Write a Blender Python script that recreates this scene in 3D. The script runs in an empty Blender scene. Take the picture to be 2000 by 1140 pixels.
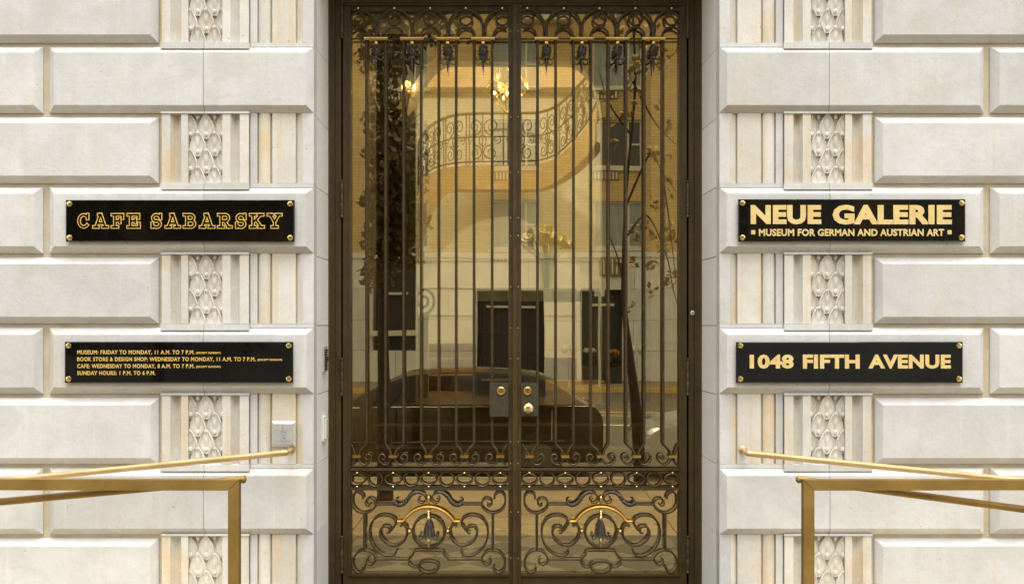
import bpy, math, random
from mathutils import Vector, Matrix
R = math.radians
sc = bpy.context.scene
col = sc.collection
rnd = random.Random(7)

# ------------------------------------------------------------ camera, sky, sun, exposure
F = 2070.0; H = 1.407; VX = 1003.0; HY = 633.0        # focal length in photo pixels, eye height above sill, vanishing point
cam_d = bpy.data.cameras.new('camera'); cam = bpy.data.objects.new('camera', cam_d); col.objects.link(cam)
cam.location = (0, 0, H); cam.rotation_euler = (R(90), 0, 0)
cam_d.sensor_width = 36; cam_d.lens = 36 * F / 2000.0
cam_d.shift_x = -(VX - 1000) / 2000.0; cam_d.shift_y = (HY - 570) / 2000.0
cam_d.clip_start = 0.05; cam_d.clip_end = 500
sc.camera = cam
w = bpy.data.worlds.new('World'); sc.world = w; w.use_nodes = True
nt = w.node_tree; nt.nodes.clear()
sky = nt.nodes.new('ShaderNodeTexSky'); sky.sky_type = 'NISHITA'; sky.sun_disc = False
sky.sun_elevation = R(70); sky.sun_rotation = R(172); sky.dust_density = 3.0
hs = nt.nodes.new('ShaderNodeHueSaturation'); hs.inputs['Saturation'].default_value = 0.22
wt = nt.nodes.new('ShaderNodeMix'); wt.data_type = 'RGBA'; wt.blend_type = 'MULTIPLY'; wt.inputs[0].default_value = 1
wt.inputs[7].default_value = (1.0, 1.0, .975, 1)
bg = nt.nodes.new('ShaderNodeBackground'); bg.inputs['Strength'].default_value = 0.15
wo = nt.nodes.new('ShaderNodeOutputWorld')
nt.links.new(sky.outputs[0], hs.inputs['Color']); nt.links.new(hs.outputs[0], wt.inputs[6])
nt.links.new(wt.outputs[2], bg.inputs['Color']); nt.links.new(bg.outputs[0], wo.inputs[0])
sd = bpy.data.lights.new('sun', 'SUN'); sd.energy = 0.8; sd.angle = R(45); sd.color = (1, .98, .95)
sun = bpy.data.objects.new('sun', sd); col.objects.link(sun)
# light comes from above and behind the camera, slightly from the left
el, az = R(70), R(-14)
dv = Vector((-math.sin(-az) * math.cos(el), math.cos(az) * math.cos(el), -math.sin(el)))
sun.rotation_euler = dv.to_track_quat('-Z', 'Y').to_euler()
sc.view_settings.view_transform = 'Standard'; sc.view_settings.look = 'None'
sc.view_settings.exposure = 1.44; sc.view_settings.gamma = 1
sc.view_settings.use_curve_mapping = False
sc.cycles.use_denoising = True
sc.cycles.max_bounces = 10; sc.cycles.transparent_max_bounces = 16; sc.cycles.glossy_bounces = 5
sc.cycles.sample_clamp_indirect = 6.0
sc.cycles.caustics_reflective = False; sc.cycles.caustics_refractive = False

# ------------------------------------------------------------ projections used for measuring the place
DB = 5.33                 # depth of the wall's base plane (foot of the chamfers)
SB = F / DB
DG = 5.79                 # depth of the door glass
DD = 5.744                # depth of the front of the door frame
def bx(px): return (px - VX) / SB
def bz(py): return H - (py - HY) / SB
def P(px, py, d): return Vector(((px - VX) * d / F, d, H - (py - HY) * d / F))
def PR(px, py, zv): p = P(px, py, zv); return Vector((p.x, 2 * DG - zv, p.z))   # a place across the street, seen mirrored in the glass

# ------------------------------------------------------------ mesh collector
class MB:
    def __init__(s): s.v = []; s.f = []
    def box(s, x0, x1, y0, y1, z0, z1):
        if x0 > x1: x0, x1 = x1, x0
        n = len(s.v)
        s.v += [(x, y, z) for z in (z0, z1) for y in (y0, y1) for x in (x0, x1)]
        s.f += [tuple(n + i for i in q) for q in ((0,2,3,1),(4,5,7,6),(0,1,5,4),(2,6,7,3),(0,4,6,2),(1,3,7,5))]
        return s
    def hexa(s, p):          # 8 points: bottom ring 0-3, top ring 4-7
        n = len(s.v); s.v += [tuple(q) for q in p]
        s.f += [tuple(n + i for i in q) for q in ((3,2,1,0),(4,5,6,7),(0,1,5,4),(1,2,6,5),(2,3,7,6),(3,0,4,7))]
        return s
    def prism(s, poly, y0, y1, axis='y'):    # poly in (x,z), extruded along y
        n = len(s.v); k = len(poly)
        a = sum(poly[i][0]*poly[(i+1)%k][1]-poly[(i+1)%k][0]*poly[i][1] for i in range(k))
        if a < 0: poly = poly[::-1]
        if axis == 'y': s.v += [(x, y0, z) for x, z in poly] + [(x, y1, z) for x, z in poly]
        elif axis == 'z': s.v += [(x, z, y0) for x, z in poly] + [(x, z, y1) for x, z in poly]
        else: s.v += [(y0, x, z) for x, z in poly] + [(y1, x, z) for x, z in poly]
        A = tuple(range(n, n + k)); B = tuple(range(n + k, n + 2 * k))
        flip = axis == 'z'
        f = [A, B[::-1]] + [(n+i, n+k+i, n+k+(i+1) % k, n+(i+1) % k) for i in range(k)]
        if axis == 'z': f = [q[::-1] for q in f]
        if axis == 'x': f = [q[::-1] for q in f]
        s.f += f; return s
    def tube(s, pts, r, n=8, closed=False, flat=1.0, caps=True, twist=0.0, up=(0, 1, 0)):   # flat scales the section along up
        pts = [Vector(p) for p in pts]; m = len(pts)
        if not isinstance(r, (list, tuple)): r = [r] * m
        base = len(s.v); up = Vector(up)
        for i in range(m):
            if closed: t = pts[(i+1) % m] - pts[i-1]
            else: t = pts[min(i+1, m-1)] - pts[max(i-1, 0)]
            if t.length < 1e-9: t = Vector((0, 0, 1))
            t.normalize()
            a = t.cross(up)
            if a.length < 1e-3: a = t.cross(Vector((1, 0, 0)))
            a.normalize(); b = a.cross(t).normalized()
            for k in range(n):
                th = 2 * math.pi * (k + .5) / n + twist
                q = pts[i] + a * (math.cos(th) * r[i]) + b * (math.sin(th) * r[i] * flat)
                s.v.append(tuple(q))
        for i in range(m if closed else m - 1):
            j = (i + 1) % m
            for k in range(n):
                l = (k + 1) % n
                s.f.append((base+i*n+k, base+j*n+k, base+j*n+l, base+i*n+l))
        if caps and not closed:
            s.f.append(tuple(base + k for k in range(n)))
            s.f.append(tuple(base + (m-1)*n + k for k in range(n))[::-1])
        return s
    def lathe(s, prof, c=(0, 0, 0), n=12, axis='z'):     # prof: (radius, height)
        base = len(s.v); c = Vector(c)
        for r, h in prof:
            for k in range(n):
                th = 2 * math.pi * k / n; a, b = r * math.cos(th), r * math.sin(th)
                q = (a, b, h) if axis == 'z' else ((a, h, b) if axis == 'y' else (h, a, b))
                s.v.append(tuple(c + Vector(q)))
        for i in range(len(prof) - 1):
            for k in range(n):
                l = (k + 1) % n
                q = (base+i*n+k, base+i*n+l, base+(i+1)*n+l, base+(i+1)*n+k)
                s.f.append(q if axis != 'y' else q[::-1])
        A = tuple(base + k for k in range(n)); B = tuple(base + (len(prof)-1)*n + k for k in range(n))
        s.f += [A[::-1], B] if axis != 'y' else [A, B[::-1]]
        return s
    def ball(s, c, r, n=10, m=6, sx=1, sy=1, sz=1):
        base = len(s.v)
        for i in range(m + 1):
            ph = math.pi * (i + .02) / (m + .04)
            for k in range(n):
                th = 2*math.pi*k/n
                s.v.append((c[0]+sx*r*math.sin(ph)*math.cos(th), c[1]+sy*r*math.sin(ph)*math.sin(th), c[2]-sz*r*math.cos(ph)))
        for i in range(m):
            for k in range(n):
                l = (k+1) % n; s.f.append((base+i*n+k, base+i*n+l, base+(i+1)*n+l, base+(i+1)*n+k))
        return s
    def quad(s, a, b, c, d):
        n = len(s.v); s.v += [tuple(a), tuple(b), tuple(c), tuple(d)]; s.f.append((n, n+1, n+2, n+3)); return s
    def grid(s, rows):
        n = len(s.v); m = len(rows[0])
        for r in rows: s.v += [tuple(p) for p in r]
        for i in range(len(rows)-1):
            for j in range(m-1): s.f.append((n+i*m+j, n+i*m+j+1, n+(i+1)*m+j+1, n+(i+1)*m+j))
        return s
    def mesh(s, name, mat, smooth=False):
        me = bpy.data.meshes.new(name); me.from_pydata(s.v, [], s.f); me.validate(); me.materials.append(mat)
        if smooth:
            me.polygons.foreach_set('use_smooth', [True] * len(me.polygons))
            me.set_sharp_from_angle(angle=R(42))
        return me
    def build(s, name, mat, parent=None, loc=None, smooth=False, **k):
        return add(name, s.mesh(name, mat, smooth), parent, loc, **k)

def tag(o, label=None, cat=None, group=None, kind=None):
    if label: o['label'] = label
    if cat: o['category'] = cat
    if group: o['group'] = group
    if kind: o['kind'] = kind
    return o
def add(name, me, parent=None, loc=None, label=None, cat=None, group=None, kind=None, scale=None, rot=None):
    o = bpy.data.objects.new(name, me); col.objects.link(o)
    if parent: o.parent = parent
    if loc is not None: o.location = loc
    if scale is not None: o.scale = scale
    if rot is not None: o.rotation_euler = rot
    return tag(o, label, cat, group, kind)
def thing(name, label, cat, loc=(0, 0, 0), group=None, rot=None):
    return add(name, None, None, loc, label, cat, group, rot=rot)
def children(o): return [c for c in bpy.data.objects if c.parent == o]
def spline(pts, n=6, closed=False):
    pts = [Vector(p) for p in pts]; m = len(pts); out = []
    rng = range(m) if closed else range(m - 1)
    for i in rng:
        if closed: a, b, c, d = pts[i-1], pts[i], pts[(i+1) % m], pts[(i+2) % m]
        else: a, b, c, d = pts[max(i-1, 0)], pts[i], pts[i+1], pts[min(i+2, m-1)]
        for k in range(n):
            t = k / n
            out.append(.5*((2*b)+(c-a)*t+(2*a-5*b+4*c-d)*t*t+(3*b-a-3*c+d)*t**3))
    if not closed: out.append(pts[-1])
    return out
def arc(cx, cz, r, a0, a1, n=12, rz=None, y=0):
    rz = r if rz is None else rz
    return [Vector((cx + r*math.cos(R(a0+(a1-a0)*i/n)), y, cz + rz*math.sin(R(a0+(a1-a0)*i/n)))) for i in range(n+1)]

# ------------------------------------------------------------ materials
def mat(name, c, rough=.6, metal=0, c2=None, nscale=6, bump=0, bscale=60, stretch=None, c3=None, amt3=.3, coat=0, rvar=0, spec=None, det=6, rand=0, lo=.38, hi=.64):
    m = bpy.data.materials.new(name); m.use_nodes = True; n = m.node_tree; b = n.nodes['Principled BSDF']
    b.inputs['Base Color'].default_value = (*c, 1); b.inputs['Roughness'].default_value = rough; b.inputs['Metallic'].default_value = metal
    if coat: b.inputs['Coat Weight'].default_value = coat
    if spec is not None: b.inputs['Specular IOR Level'].default_value = spec
    geo = n.nodes.new('ShaderNodeNewGeometry'); L = n.links.new
    vec = geo.outputs['Position']
    if rand:
        oi = n.nodes.new('ShaderNodeObjectInfo'); mu = n.nodes.new('ShaderNodeVectorMath'); mu.operation = 'SCALE'
        mu.inputs[0].default_value = (13, 7, 5); L(oi.outputs['Random'], mu.inputs['Scale'])
        ad = n.nodes.new('ShaderNodeVectorMath'); L(vec, ad.inputs[0]); L(mu.outputs[0], ad.inputs[1]); vec = ad.outputs[0]
    if stretch:
        mp = n.nodes.new('ShaderNodeMapping'); mp.inputs['Scale'].default_value = stretch; L(vec, mp.inputs[0]); vs = mp.outputs[0]
    else: vs = vec
    colr = None
    if c2:
        t = n.nodes.new('ShaderNodeTexNoise'); t.inputs['Scale'].default_value = nscale; t.inputs['Detail'].default_value = det; t.inputs['Roughness'].default_value = .62
        L(vs, t.inputs['Vector'])
        rp = n.nodes.new('ShaderNodeValToRGB'); rp.color_ramp.elements[0].position = lo; rp.color_ramp.elements[1].position = hi
        rp.color_ramp.elements[0].color = (*c, 1); rp.color_ramp.elements[1].color = (*c2, 1)
        L(t.outputs[0], rp.inputs[0]); colr = rp.outputs[0]
        if c3:
            t3 = n.nodes.new('ShaderNodeTexNoise'); t3.inputs['Scale'].default_value = nscale * .37; t3.inputs['Detail'].default_value = 5
            L(vec, t3.inputs['Vector'])
            r3 = n.nodes.new('ShaderNodeValToRGB'); r3.color_ramp.elements[0].position = .5; r3.color_ramp.elements[1].position = .72
            r3.color_ramp.elements[0].color = (0, 0, 0, 1); r3.color_ramp.elements[1].color = (amt3,) * 3 + (1,)
            L(t3.outputs[0], r3.inputs[0])
            mx = n.nodes.new('ShaderNodeMix'); mx.data_type = 'RGBA'; L(r3.outputs[0], mx.inputs[0]); L(colr, mx.inputs[6]); mx.inputs[7].default_value = (*c3, 1)
            colr = mx.outputs[2]
        if rand:
            h = n.nodes.new('ShaderNodeHueSaturation'); mr = n.nodes.new('ShaderNodeMapRange')
            mr.inputs['To Min'].default_value = 1 - rand; mr.inputs['To Max'].default_value = 1 + rand * .6
            L(oi.outputs['Random'], mr.inputs[0]); L(mr.outputs[0], h.inputs['Value']); L(colr, h.inputs['Color']); colr = h.outputs[0]
        L(colr, b.inputs['Base Color'])
    if rvar:
        t2 = n.nodes.new('ShaderNodeTexNoise'); t2.inputs['Scale'].default_value = nscale * 2.3; L(vec, t2.inputs['Vector'])
        mr = n.nodes.new('ShaderNodeMapRange'); mr.inputs['To Min'].default_value = rough - rvar; mr.inputs['To Max'].default_value = rough + rvar
        L(t2.outputs[0], mr.inputs[0]); L(mr.outputs[0], b.inputs['Roughness'])
    if bump:
        tb = n.nodes.new('ShaderNodeTexNoise'); tb.inputs['Scale'].default_value = bscale; tb.inputs['Detail'].default_value = 5; L(vec, tb.inputs['Vector'])
        bp = n.nodes.new('ShaderNodeBump'); bp.inputs['Strength'].default_value = bump; bp.inputs['Distance'].default_value = .01
        L(tb.outputs[0], bp.inputs['Height']); L(bp.outputs[0], b.inputs['Normal'])
    return m

def stone_mat(name, base, pale, stain, amt):
    """limestone: cloudy tone, vertical rain streaks, fine grain, pits"""
    m = bpy.data.materials.new(name); m.use_nodes = True; n = m.node_tree; L = n.links.new; b = n.nodes['Principled BSDF']
    b.inputs['Roughness'].default_value = .78; b.inputs['Specular IOR Level'].default_value = .25
    geo = n.nodes.new('ShaderNodeNewGeometry'); oi = n.nodes.new('ShaderNodeObjectInfo')
    mu = n.nodes.new('ShaderNodeVectorMath'); mu.operation = 'SCALE'; mu.inputs[0].default_value = (17, 5, 9); L(oi.outputs['Random'], mu.inputs['Scale'])
    ad = n.nodes.new('ShaderNodeVectorMath'); L(geo.outputs['Position'], ad.inputs[0]); L(mu.outputs[0], ad.inputs[1]); vec = ad.outputs[0]
    def noise(scale, det=6, v=vec, rough=.6, dist=0):
        t = n.nodes.new('ShaderNodeTexNoise'); t.inputs['Scale'].default_value = scale; t.inputs['Detail'].default_value = det
        t.inputs['Roughness'].default_value = rough; t.inputs['Distortion'].default_value = dist; L(v, t.inputs['Vector']); return t.outputs[0]
    def ramp(f, a, z, c0, c1):
        r = n.nodes.new('ShaderNodeValToRGB'); r.color_ramp.elements[0].position = a; r.color_ramp.elements[1].position = z
        r.color_ramp.elements[0].color = (*c0, 1); r.color_ramp.elements[1].color = (*c1, 1); L(f, r.inputs[0]); return r.outputs[0]
    def mix(f, a, c, bt='MIX'):
        x = n.nodes.new('ShaderNodeMix'); x.data_type = 'RGBA'; x.blend_type = bt
        if isinstance(f, float): x.inputs[0].default_value = f
        else: L(f, x.inputs[0])
        L(a, x.inputs[6])
        if isinstance(c, tuple): x.inputs[7].default_value = (*c, 1)
        else: L(c, x.inputs[7])
        return x.outputs[2]
    c = ramp(noise(4.5, 7, dist=.6), .35, .66, base, pale)
    mp = n.nodes.new('ShaderNodeMapping'); mp.inputs['Scale'].default_value = (9, 9, .55); L(geo.outputs['Position'], mp.inputs[0])
    c = mix(ramp(noise(2.2, 6, mp.outputs[0]), .52, .78, (0,0,0), (amt,)*3), c, stain)
    c = mix(ramp(noise(2.0, 4), .55, .75, (0,0,0), (amt*.9,)*3), c, stain)
    mp2 = n.nodes.new('ShaderNodeMapping'); mp2.inputs['Scale'].default_value = (24, 24, .9); L(vec, mp2.inputs[0])
    c = mix(ramp(noise(1.3, 5, mp2.outputs[0]), .58, .80, (0,0,0), (.35,)*3), c, (.80, .80, .76))
    c = mix(ramp(noise(140, 3), .3, .7, (.90,.895,.88), (1.05,1.05,1.04)), c, c) if False else c
    g = ramp(noise(170, 3, geo.outputs['Position'], .7), .30, .70, (.89, .88, .86), (1, 1, 1)); c = mix(1.0, c, g, 'MULTIPLY')
    g2 = ramp(noise(38, 5, vec, .7, .4), .34, .52, (.955, .945, .92), (1, 1, 1)); c = mix(1.0, c, g2, 'MULTIPLY')
    spots = ramp(noise(55, 1, vec, .3), .17, .23, (.66, .60, .50), (1, 1, 1)); c = mix(1.0, c, spots, 'MULTIPLY')
    h = n.nodes.new('ShaderNodeHueSaturation'); mr = n.nodes.new('ShaderNodeMapRange'); mr.inputs['To Min'].default_value = .91; mr.inputs['To Max'].default_value = 1.06
    L(oi.outputs['Random'], mr.inputs[0]); L(mr.outputs[0], h.inputs['Value']); L(c, h.inputs['Color']); L(h.outputs[0], b.inputs['Base Color'])
    ma = n.nodes.new('ShaderNodeMath'); ma.operation = 'MULTIPLY_ADD'; L(noise(95, 5, geo.outputs['Position'], .65), ma.inputs[0]); ma.inputs[1].default_value = .55
    L(noise(16, 4, vec), ma.inputs[2])
    bp = n.nodes.new('ShaderNodeBump'); bp.inputs['Strength'].default_value = .32; bp.inputs['Distance'].default_value = .006
    L(ma.outputs[0], bp.inputs['Height']); L(bp.outputs[0], b.inputs['Normal'])
    return m

STONE = stone_mat('limestone', (.56, .565, .55), (.65, .655, .645), (.57, .49, .34), .42)
STONEW = stone_mat('limestone_stained', (.60, .58, .52), (.69, .675, .62), (.68, .48, .23), .85)
STONER = stone_mat('lightened_reveal_stone', (.86, .84, .77), (.90, .885, .83), (.80, .73, .56), .25)  # reveal limestone, its colour lightened to stand in for side light
LEAFST = stone_mat('carved_limestone', (.66, .63, .56), (.76, .74, .68), (.68, .56, .36), .4)
JOINT = mat('mortar', (.47, .40, .28), .9, c2=(.56, .49, .37), nscale=9, bump=.2)
BRONZE = mat('bronze_brown', (.044, .026, .004), .5, .1, c2=(.063, .039, .008), nscale=14, bump=.12, bscale=220, rvar=.1)
IRON = mat('wrought_bronze', (.055, .036, .014), .42, .25, c2=(.085, .060, .028), nscale=25, bump=.15, bscale=160, rvar=.1)
LOCKM = mat('dull_grey_bronze', (.036, .027, .011), .6, 0, c2=(.05, .037, .017), nscale=30)
BLACKIRON = mat('blackened_iron', (.03, .022, .014), .42, .1, c2=(.085, .068, .045), nscale=45, bump=.2, bscale=120)
BRASS = mat('brass', (.72, .50, .17), .30, 1, c2=(.60, .38, .11), nscale=12, bump=.05, bscale=200, rvar=.08)
BRASSB = mat('polished_brass', (.93, .72, .30), .16, 1)
RAILB = mat('satin_brass', (.58, .43, .22), .5, .55, c2=(.42, .29, .12), nscale=4, stretch=(1, 1, 5), bump=.05, bscale=150, rvar=.09)
GUARDB = mat('aged_brass', (.33, .21, .055), .52, .5, c2=(.24, .145, .033), nscale=5, c3=(.26, .17, .06), amt3=.5, bump=.08, bscale=120, rvar=.1)
GILT = mat('gilding', (.62, .36, .07), .45, .6, c2=(.48, .26, .05), nscale=30, bump=.1)
GOLD = mat('gold_leaf', (.78, .61, .27), .4, .2, c2=(.70, .51, .19), nscale=14)
GOLDO = mat('gold_leaf_deep', (.74, .52, .14), .42, .1, c2=(.66, .43, .09), nscale=30)
PLAQUE = mat('black_lacquer', (.0035, .003, .002), .03, 0, spec=.45, c2=(.006, .005, .003), nscale=5)
STEEL = mat('brushed_steel', (.50, .49, .45), .4, .45, c2=(.56, .55, .52), nscale=30)
BLUE = mat('blue_print', (.26, .31, .45), .5)
PLASTIC = mat('cream_plastic', (.70, .67, .58), .5)
DARK = mat('dark_grille', (.02, .018, .015), .5)

def glass(name, refl, tr, fac_tr):
    m = bpy.data.materials.new(name); m.use_nodes = True; n = m.node_tree; n.nodes.clear(); L = n.links.new
    o = n.nodes.new('ShaderNodeOutputMaterial'); a = n.nodes.new('ShaderNodeBsdfTransparent'); a.inputs[0].default_value = (*tr, 1)
    g = n.nodes.new('ShaderNodeBsdfGlossy'); g.inputs['Color'].default_value = (*refl, 1); g.inputs['Roughness'].default_value = 0.0
    x = n.nodes.new('ShaderNodeMixShader'); x.inputs[0].default_value = fac_tr
    L(a.outputs[0], x.inputs[1]); L(g.outputs[0], x.inputs[2]); L(x.outputs[0], o.inputs[0])
    geo = n.nodes.new('ShaderNodeNewGeometry'); t = n.nodes.new('ShaderNodeTexNoise'); t.inputs['Scale'].default_value = 1.6; t.inputs['Detail'].default_value = 1
    L(geo.outputs['Position'], t.inputs['Vector'])
    bp = n.nodes.new('ShaderNodeBump'); bp.inputs['Strength'].default_value = .03; bp.inputs['Distance'].default_value = .02
    L(t.outputs[0], bp.inputs['Height']); L(bp.outputs[0], g.inputs['Normal'])
    return m
DOORGLASS = glass('bronze_tinted_glass', (1, .88, .58), (.975, .92, .76), .35)

# interior
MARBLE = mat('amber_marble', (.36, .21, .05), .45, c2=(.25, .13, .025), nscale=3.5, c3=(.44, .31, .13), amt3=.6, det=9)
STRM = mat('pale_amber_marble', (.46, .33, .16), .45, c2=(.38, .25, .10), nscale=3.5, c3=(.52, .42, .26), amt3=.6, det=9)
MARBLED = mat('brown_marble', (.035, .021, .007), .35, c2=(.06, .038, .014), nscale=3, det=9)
STEPM = mat('honey_marble', (.27, .14, .03), .35, c2=(.19, .095, .018), nscale=5, c3=(.34, .20, .07), amt3=.6, det=9, rand=.06)
PLASTER = mat('cream_plaster', (.68, .66, .55), .85, c2=(.62, .60, .49), nscale=2)
WHITEST = mat('white_marble', (.74, .72, .64), .5, c2=(.66, .63, .55), nscale=4)
TILEW = mat('white_floor_tile', (.72, .68, .56), .3, c2=(.64, .60, .48), nscale=6, rand=.08)
TILEB = mat('dark_floor_tile', (.12, .085, .04), .3, c2=(.16, .12, .06), nscale=6, rand=.1)
BLACK = mat('black_leather', (.012, .010, .008), .4)
WOODD = mat('dark_wood', (.035, .02, .009), .35, c2=(.06, .035, .014), nscale=5, stretch=(8, 8, 1))
LILY = mat('calla_petal', (.84, .72, .36), .5, c2=(.88, .80, .52), nscale=18)
STEM = mat('stem', (.10, .16, .04), .5)
def emis(name, c, s):
    m = bpy.data.materials.new(name); m.use_nodes = True; b = m.node_tree.nodes['Principled BSDF']
    b.inputs['Emission Color'].default_value = (*c, 1); b.inputs['Emission Strength'].default_value = s; b.inputs['Base Color'].default_value = (*c, 1); return m
BULB = emis('lit_bulb', (1, .66, .26), 5)
LANT = glass('lantern_glass', (1, .97, .9), (.93, .93, .88), .05)
VASEG = glass('vase_glass', (.9, 1, .9), (.72, .82, .68), .15)

# street
def brick_mat():
    m = bpy.data.materials.new('tan_brick'); m.use_nodes = True; n = m.node_tree; L = n.links.new; b = n.nodes['Principled BSDF']; b.inputs['Roughness'].default_value = .85
    geo = n.nodes.new('ShaderNodeNewGeometry'); sp = n.nodes.new('ShaderNodeSeparateXYZ'); cb = n.nodes.new('ShaderNodeCombineXYZ')
    L(geo.outputs['Position'], sp.inputs[0]); L(sp.outputs[0], cb.inputs[0]); L(sp.outputs[2], cb.inputs[1])
    t = n.nodes.new('ShaderNodeTexBrick'); t.inputs['Scale'].default_value = 1; t.inputs['Brick Width'].default_value = .32; t.inputs['Row Height'].default_value = .105
    t.inputs['Mortar Size'].default_value = .011; t.inputs['Color1'].default_value = (.66, .47, .20, 1); t.inputs['Color2'].default_value = (.55, .38, .15, 1); t.inputs['Mortar'].default_value = (.45, .31, .14, 1)
    L(cb.outputs[0], t.inputs['Vector'])
    t2 = n.nodes.new('ShaderNodeTexNoise'); t2.inputs['Scale'].default_value = .5; L(geo.outputs['Position'], t2.inputs[0])
    mr = n.nodes.new('ShaderNodeMapRange'); mr.inputs['To Min'].default_value = .75; mr.inputs['To Max'].default_value = 1.2; L(t2.outputs[0], mr.inputs[0])
    h = n.nodes.new('ShaderNodeHueSaturation'); L(mr.outputs[0], h.inputs['Value']); L(t.outputs[0], h.inputs['Color']); L(h.outputs[0], b.inputs['Base Color'])
    return m
BRICK = brick_mat()
BASEST = mat('pale_limestone', (.62, .61, .56), .8, c2=(.72, .71, .66), nscale=1.2, rand=.07)
WFRAME = mat('white_window_frame', (.62, .58, .46), .5)
PANEC = mat('curtained_pane', (.20, .215, .20), .08, c2=(.34, .35, .32), nscale=1.4, stretch=(9, 9, .6))
PANED = mat('dark_pane', (.02, .015, .01), .08, c2=(.05, .035, .02), nscale=2, stretch=(6, 6, .4))
GRILLE = mat('tan_grille', (.20, .14, .07), .6)
ASPHALT = mat('asphalt', (.075, .062, .045), .85, c2=(.10, .085, .062), nscale=1.5, bump=.2, bscale=40)
CONC = mat('pavement_concrete', (.21, .155, .08), .85, c2=(.27, .205, .115), nscale=1.4, bump=.1)
CURB = mat('kerb_stone', (.34, .29, .2), .8)
YELLOW = mat('yellow_paint', (.62, .40, .06), .7); WHITEP = mat('white_paint', (.72, .70, .62), .7)
CONCP = mat('bounce_ramp_concrete', (.58, .50, .36), .85, c2=(.66, .58, .43), nscale=1.4, bump=.1)  # ramp colour paled to bounce more light under the stone bevels
GRANITE = mat('dark_granite', (.045, .035, .02), .6, c2=(.07, .056, .034), nscale=30)
BARK = mat('bark', (.02, .014, .008), .9, c2=(.045, .032, .018), nscale=14, stretch=(6, 6, 1), bump=.4)
LEAFG = mat('olive_leaf', (.020, .020, .005), .6, c2=(.085, .048, .008), nscale=3)
LEAFY = mat('autumn_leaf', (.26, .15, .03), .6, c2=(.12, .09, .02), nscale=3)
HEDGE = mat('dark_hedge_leaf', (.02, .025, .008), .6, c2=(.045, .04, .012), nscale=5)
CARD = mat('black_car_paint', (.010, .009, .007), .14, .1, coat=.6)
CARS = mat('silver_car_paint', (.42, .46, .52), .22, .5, coat=1)
CARG = mat('car_glass', (.01, .012, .012), .03); RUBBER = mat('tyre_rubber', (.02, .02, .02), .8)
RIM = mat('alloy_rim', (.16, .16, .15), .3, .9); TAIL = mat('orange_lens', (.75, .22, .03), .2, coat=1); HEAD = mat('headlamp_lens', (.65, .66, .62), .08, .4, coat=1)
CHROME = mat('chrome', (.7, .7, .72), .1, 1)

# ------------------------------------------------------------ ground
ZS = -0.51                                         # pavement level
YC = 2*DG - 13.3                                   # near kerb
YF = 2*DG - 31.8                                   # far kerb
YB = 2*DG - 36.0                                   # far facade
tag(MB().box(-90, 90, -90, 60, ZS - 1.2, ZS - .16).build('ground', ASPHALT), kind='structure')
tag(MB().box(-60, 60, YF, YC, ZS - .155, ZS - .13).build('road', ASPHALT), kind='structure')
def paving(name, y0, y1):
    r = add(name, None, kind='structure', loc=(0, 0, 0))
    me = None
    MB().box(-40, 40, y0, y1, ZS - .155, ZS - .012).build('bedding', JOINT, r)
    x = -12.0; slab = MB().box(0, 1.49, 0, (y1-y0)/4 - .01, 0, .012).mesh('slab', CONC)
    while x < 12:
        for j in range(4): add('slab', slab, r, (x, y0 + j*(y1-y0)/4, ZS - .012))
        x += 1.5
    MB().box(-40, -12.002, y0, y1, ZS - .012, ZS).build('outer_slab', CONC, r); MB().box(12.002, 40, y0, y1, ZS - .012, ZS).build('outer_slab', CONC, r)
    return r
paving('pavement', YC + .16, 5.0); paving('pavement', YB - .2, YF - .16)
tag(MB().box(-40, 40, YC, YC + .155, ZS - .155, ZS + .003).build('kerb', CURB), kind='structure')
tag(MB().box(-40, 40, YF - .155, YF, ZS - .155, ZS + .003).build('kerb', mat('yellow_kerb', (.55, .37, .08), .7)), kind='structure')
for py_, hw, mm in ((806, .07, YELLOW), (813, .07, YELLOW), (832, .06, WHITEP)):
    zv = (H - (ZS - .13)) * F / (py_ - HY)
    tag(MB().box(-40, 40, 2*DG - zv - hw, 2*DG - zv + hw, ZS - .13, ZS - .126).build('road_line', mm), kind='structure')

# landing, steps and ramps in front of the door
ld = thing('entrance_landing', 'pale stone landing and steps in front of the bronze double door', 'landing', (0, 4.9, ZS))
LX = 1.16
MB().box(-LX, LX, 4.36 - 4.9, DD - 4.9, .0, .48).build('platform', GRANITE, ld)
for i in range(3): MB().box(-LX + .05, LX - .05, 4.36 - .3*(i+1) - 4.9, 4.36 - .3*i - 4.9 - .001, 0, .36 - .12*i).build('step', CONC, ld)
for s in (-1, 1):
    rp = thing('ramp', 'concrete ramp sloping down to the %s of the entrance landing' % ('left' if s < 0 else 'right'), 'ramp', (s*LX, 4.85, ZS), 'ramps beside the landing')
    MB().prism([(0.002*s, 0), (s*5.0, 0), (s*5.0, .02), (0.002*s, .478)], -.48, .46).build('slab', CONCP, rp)

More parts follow.
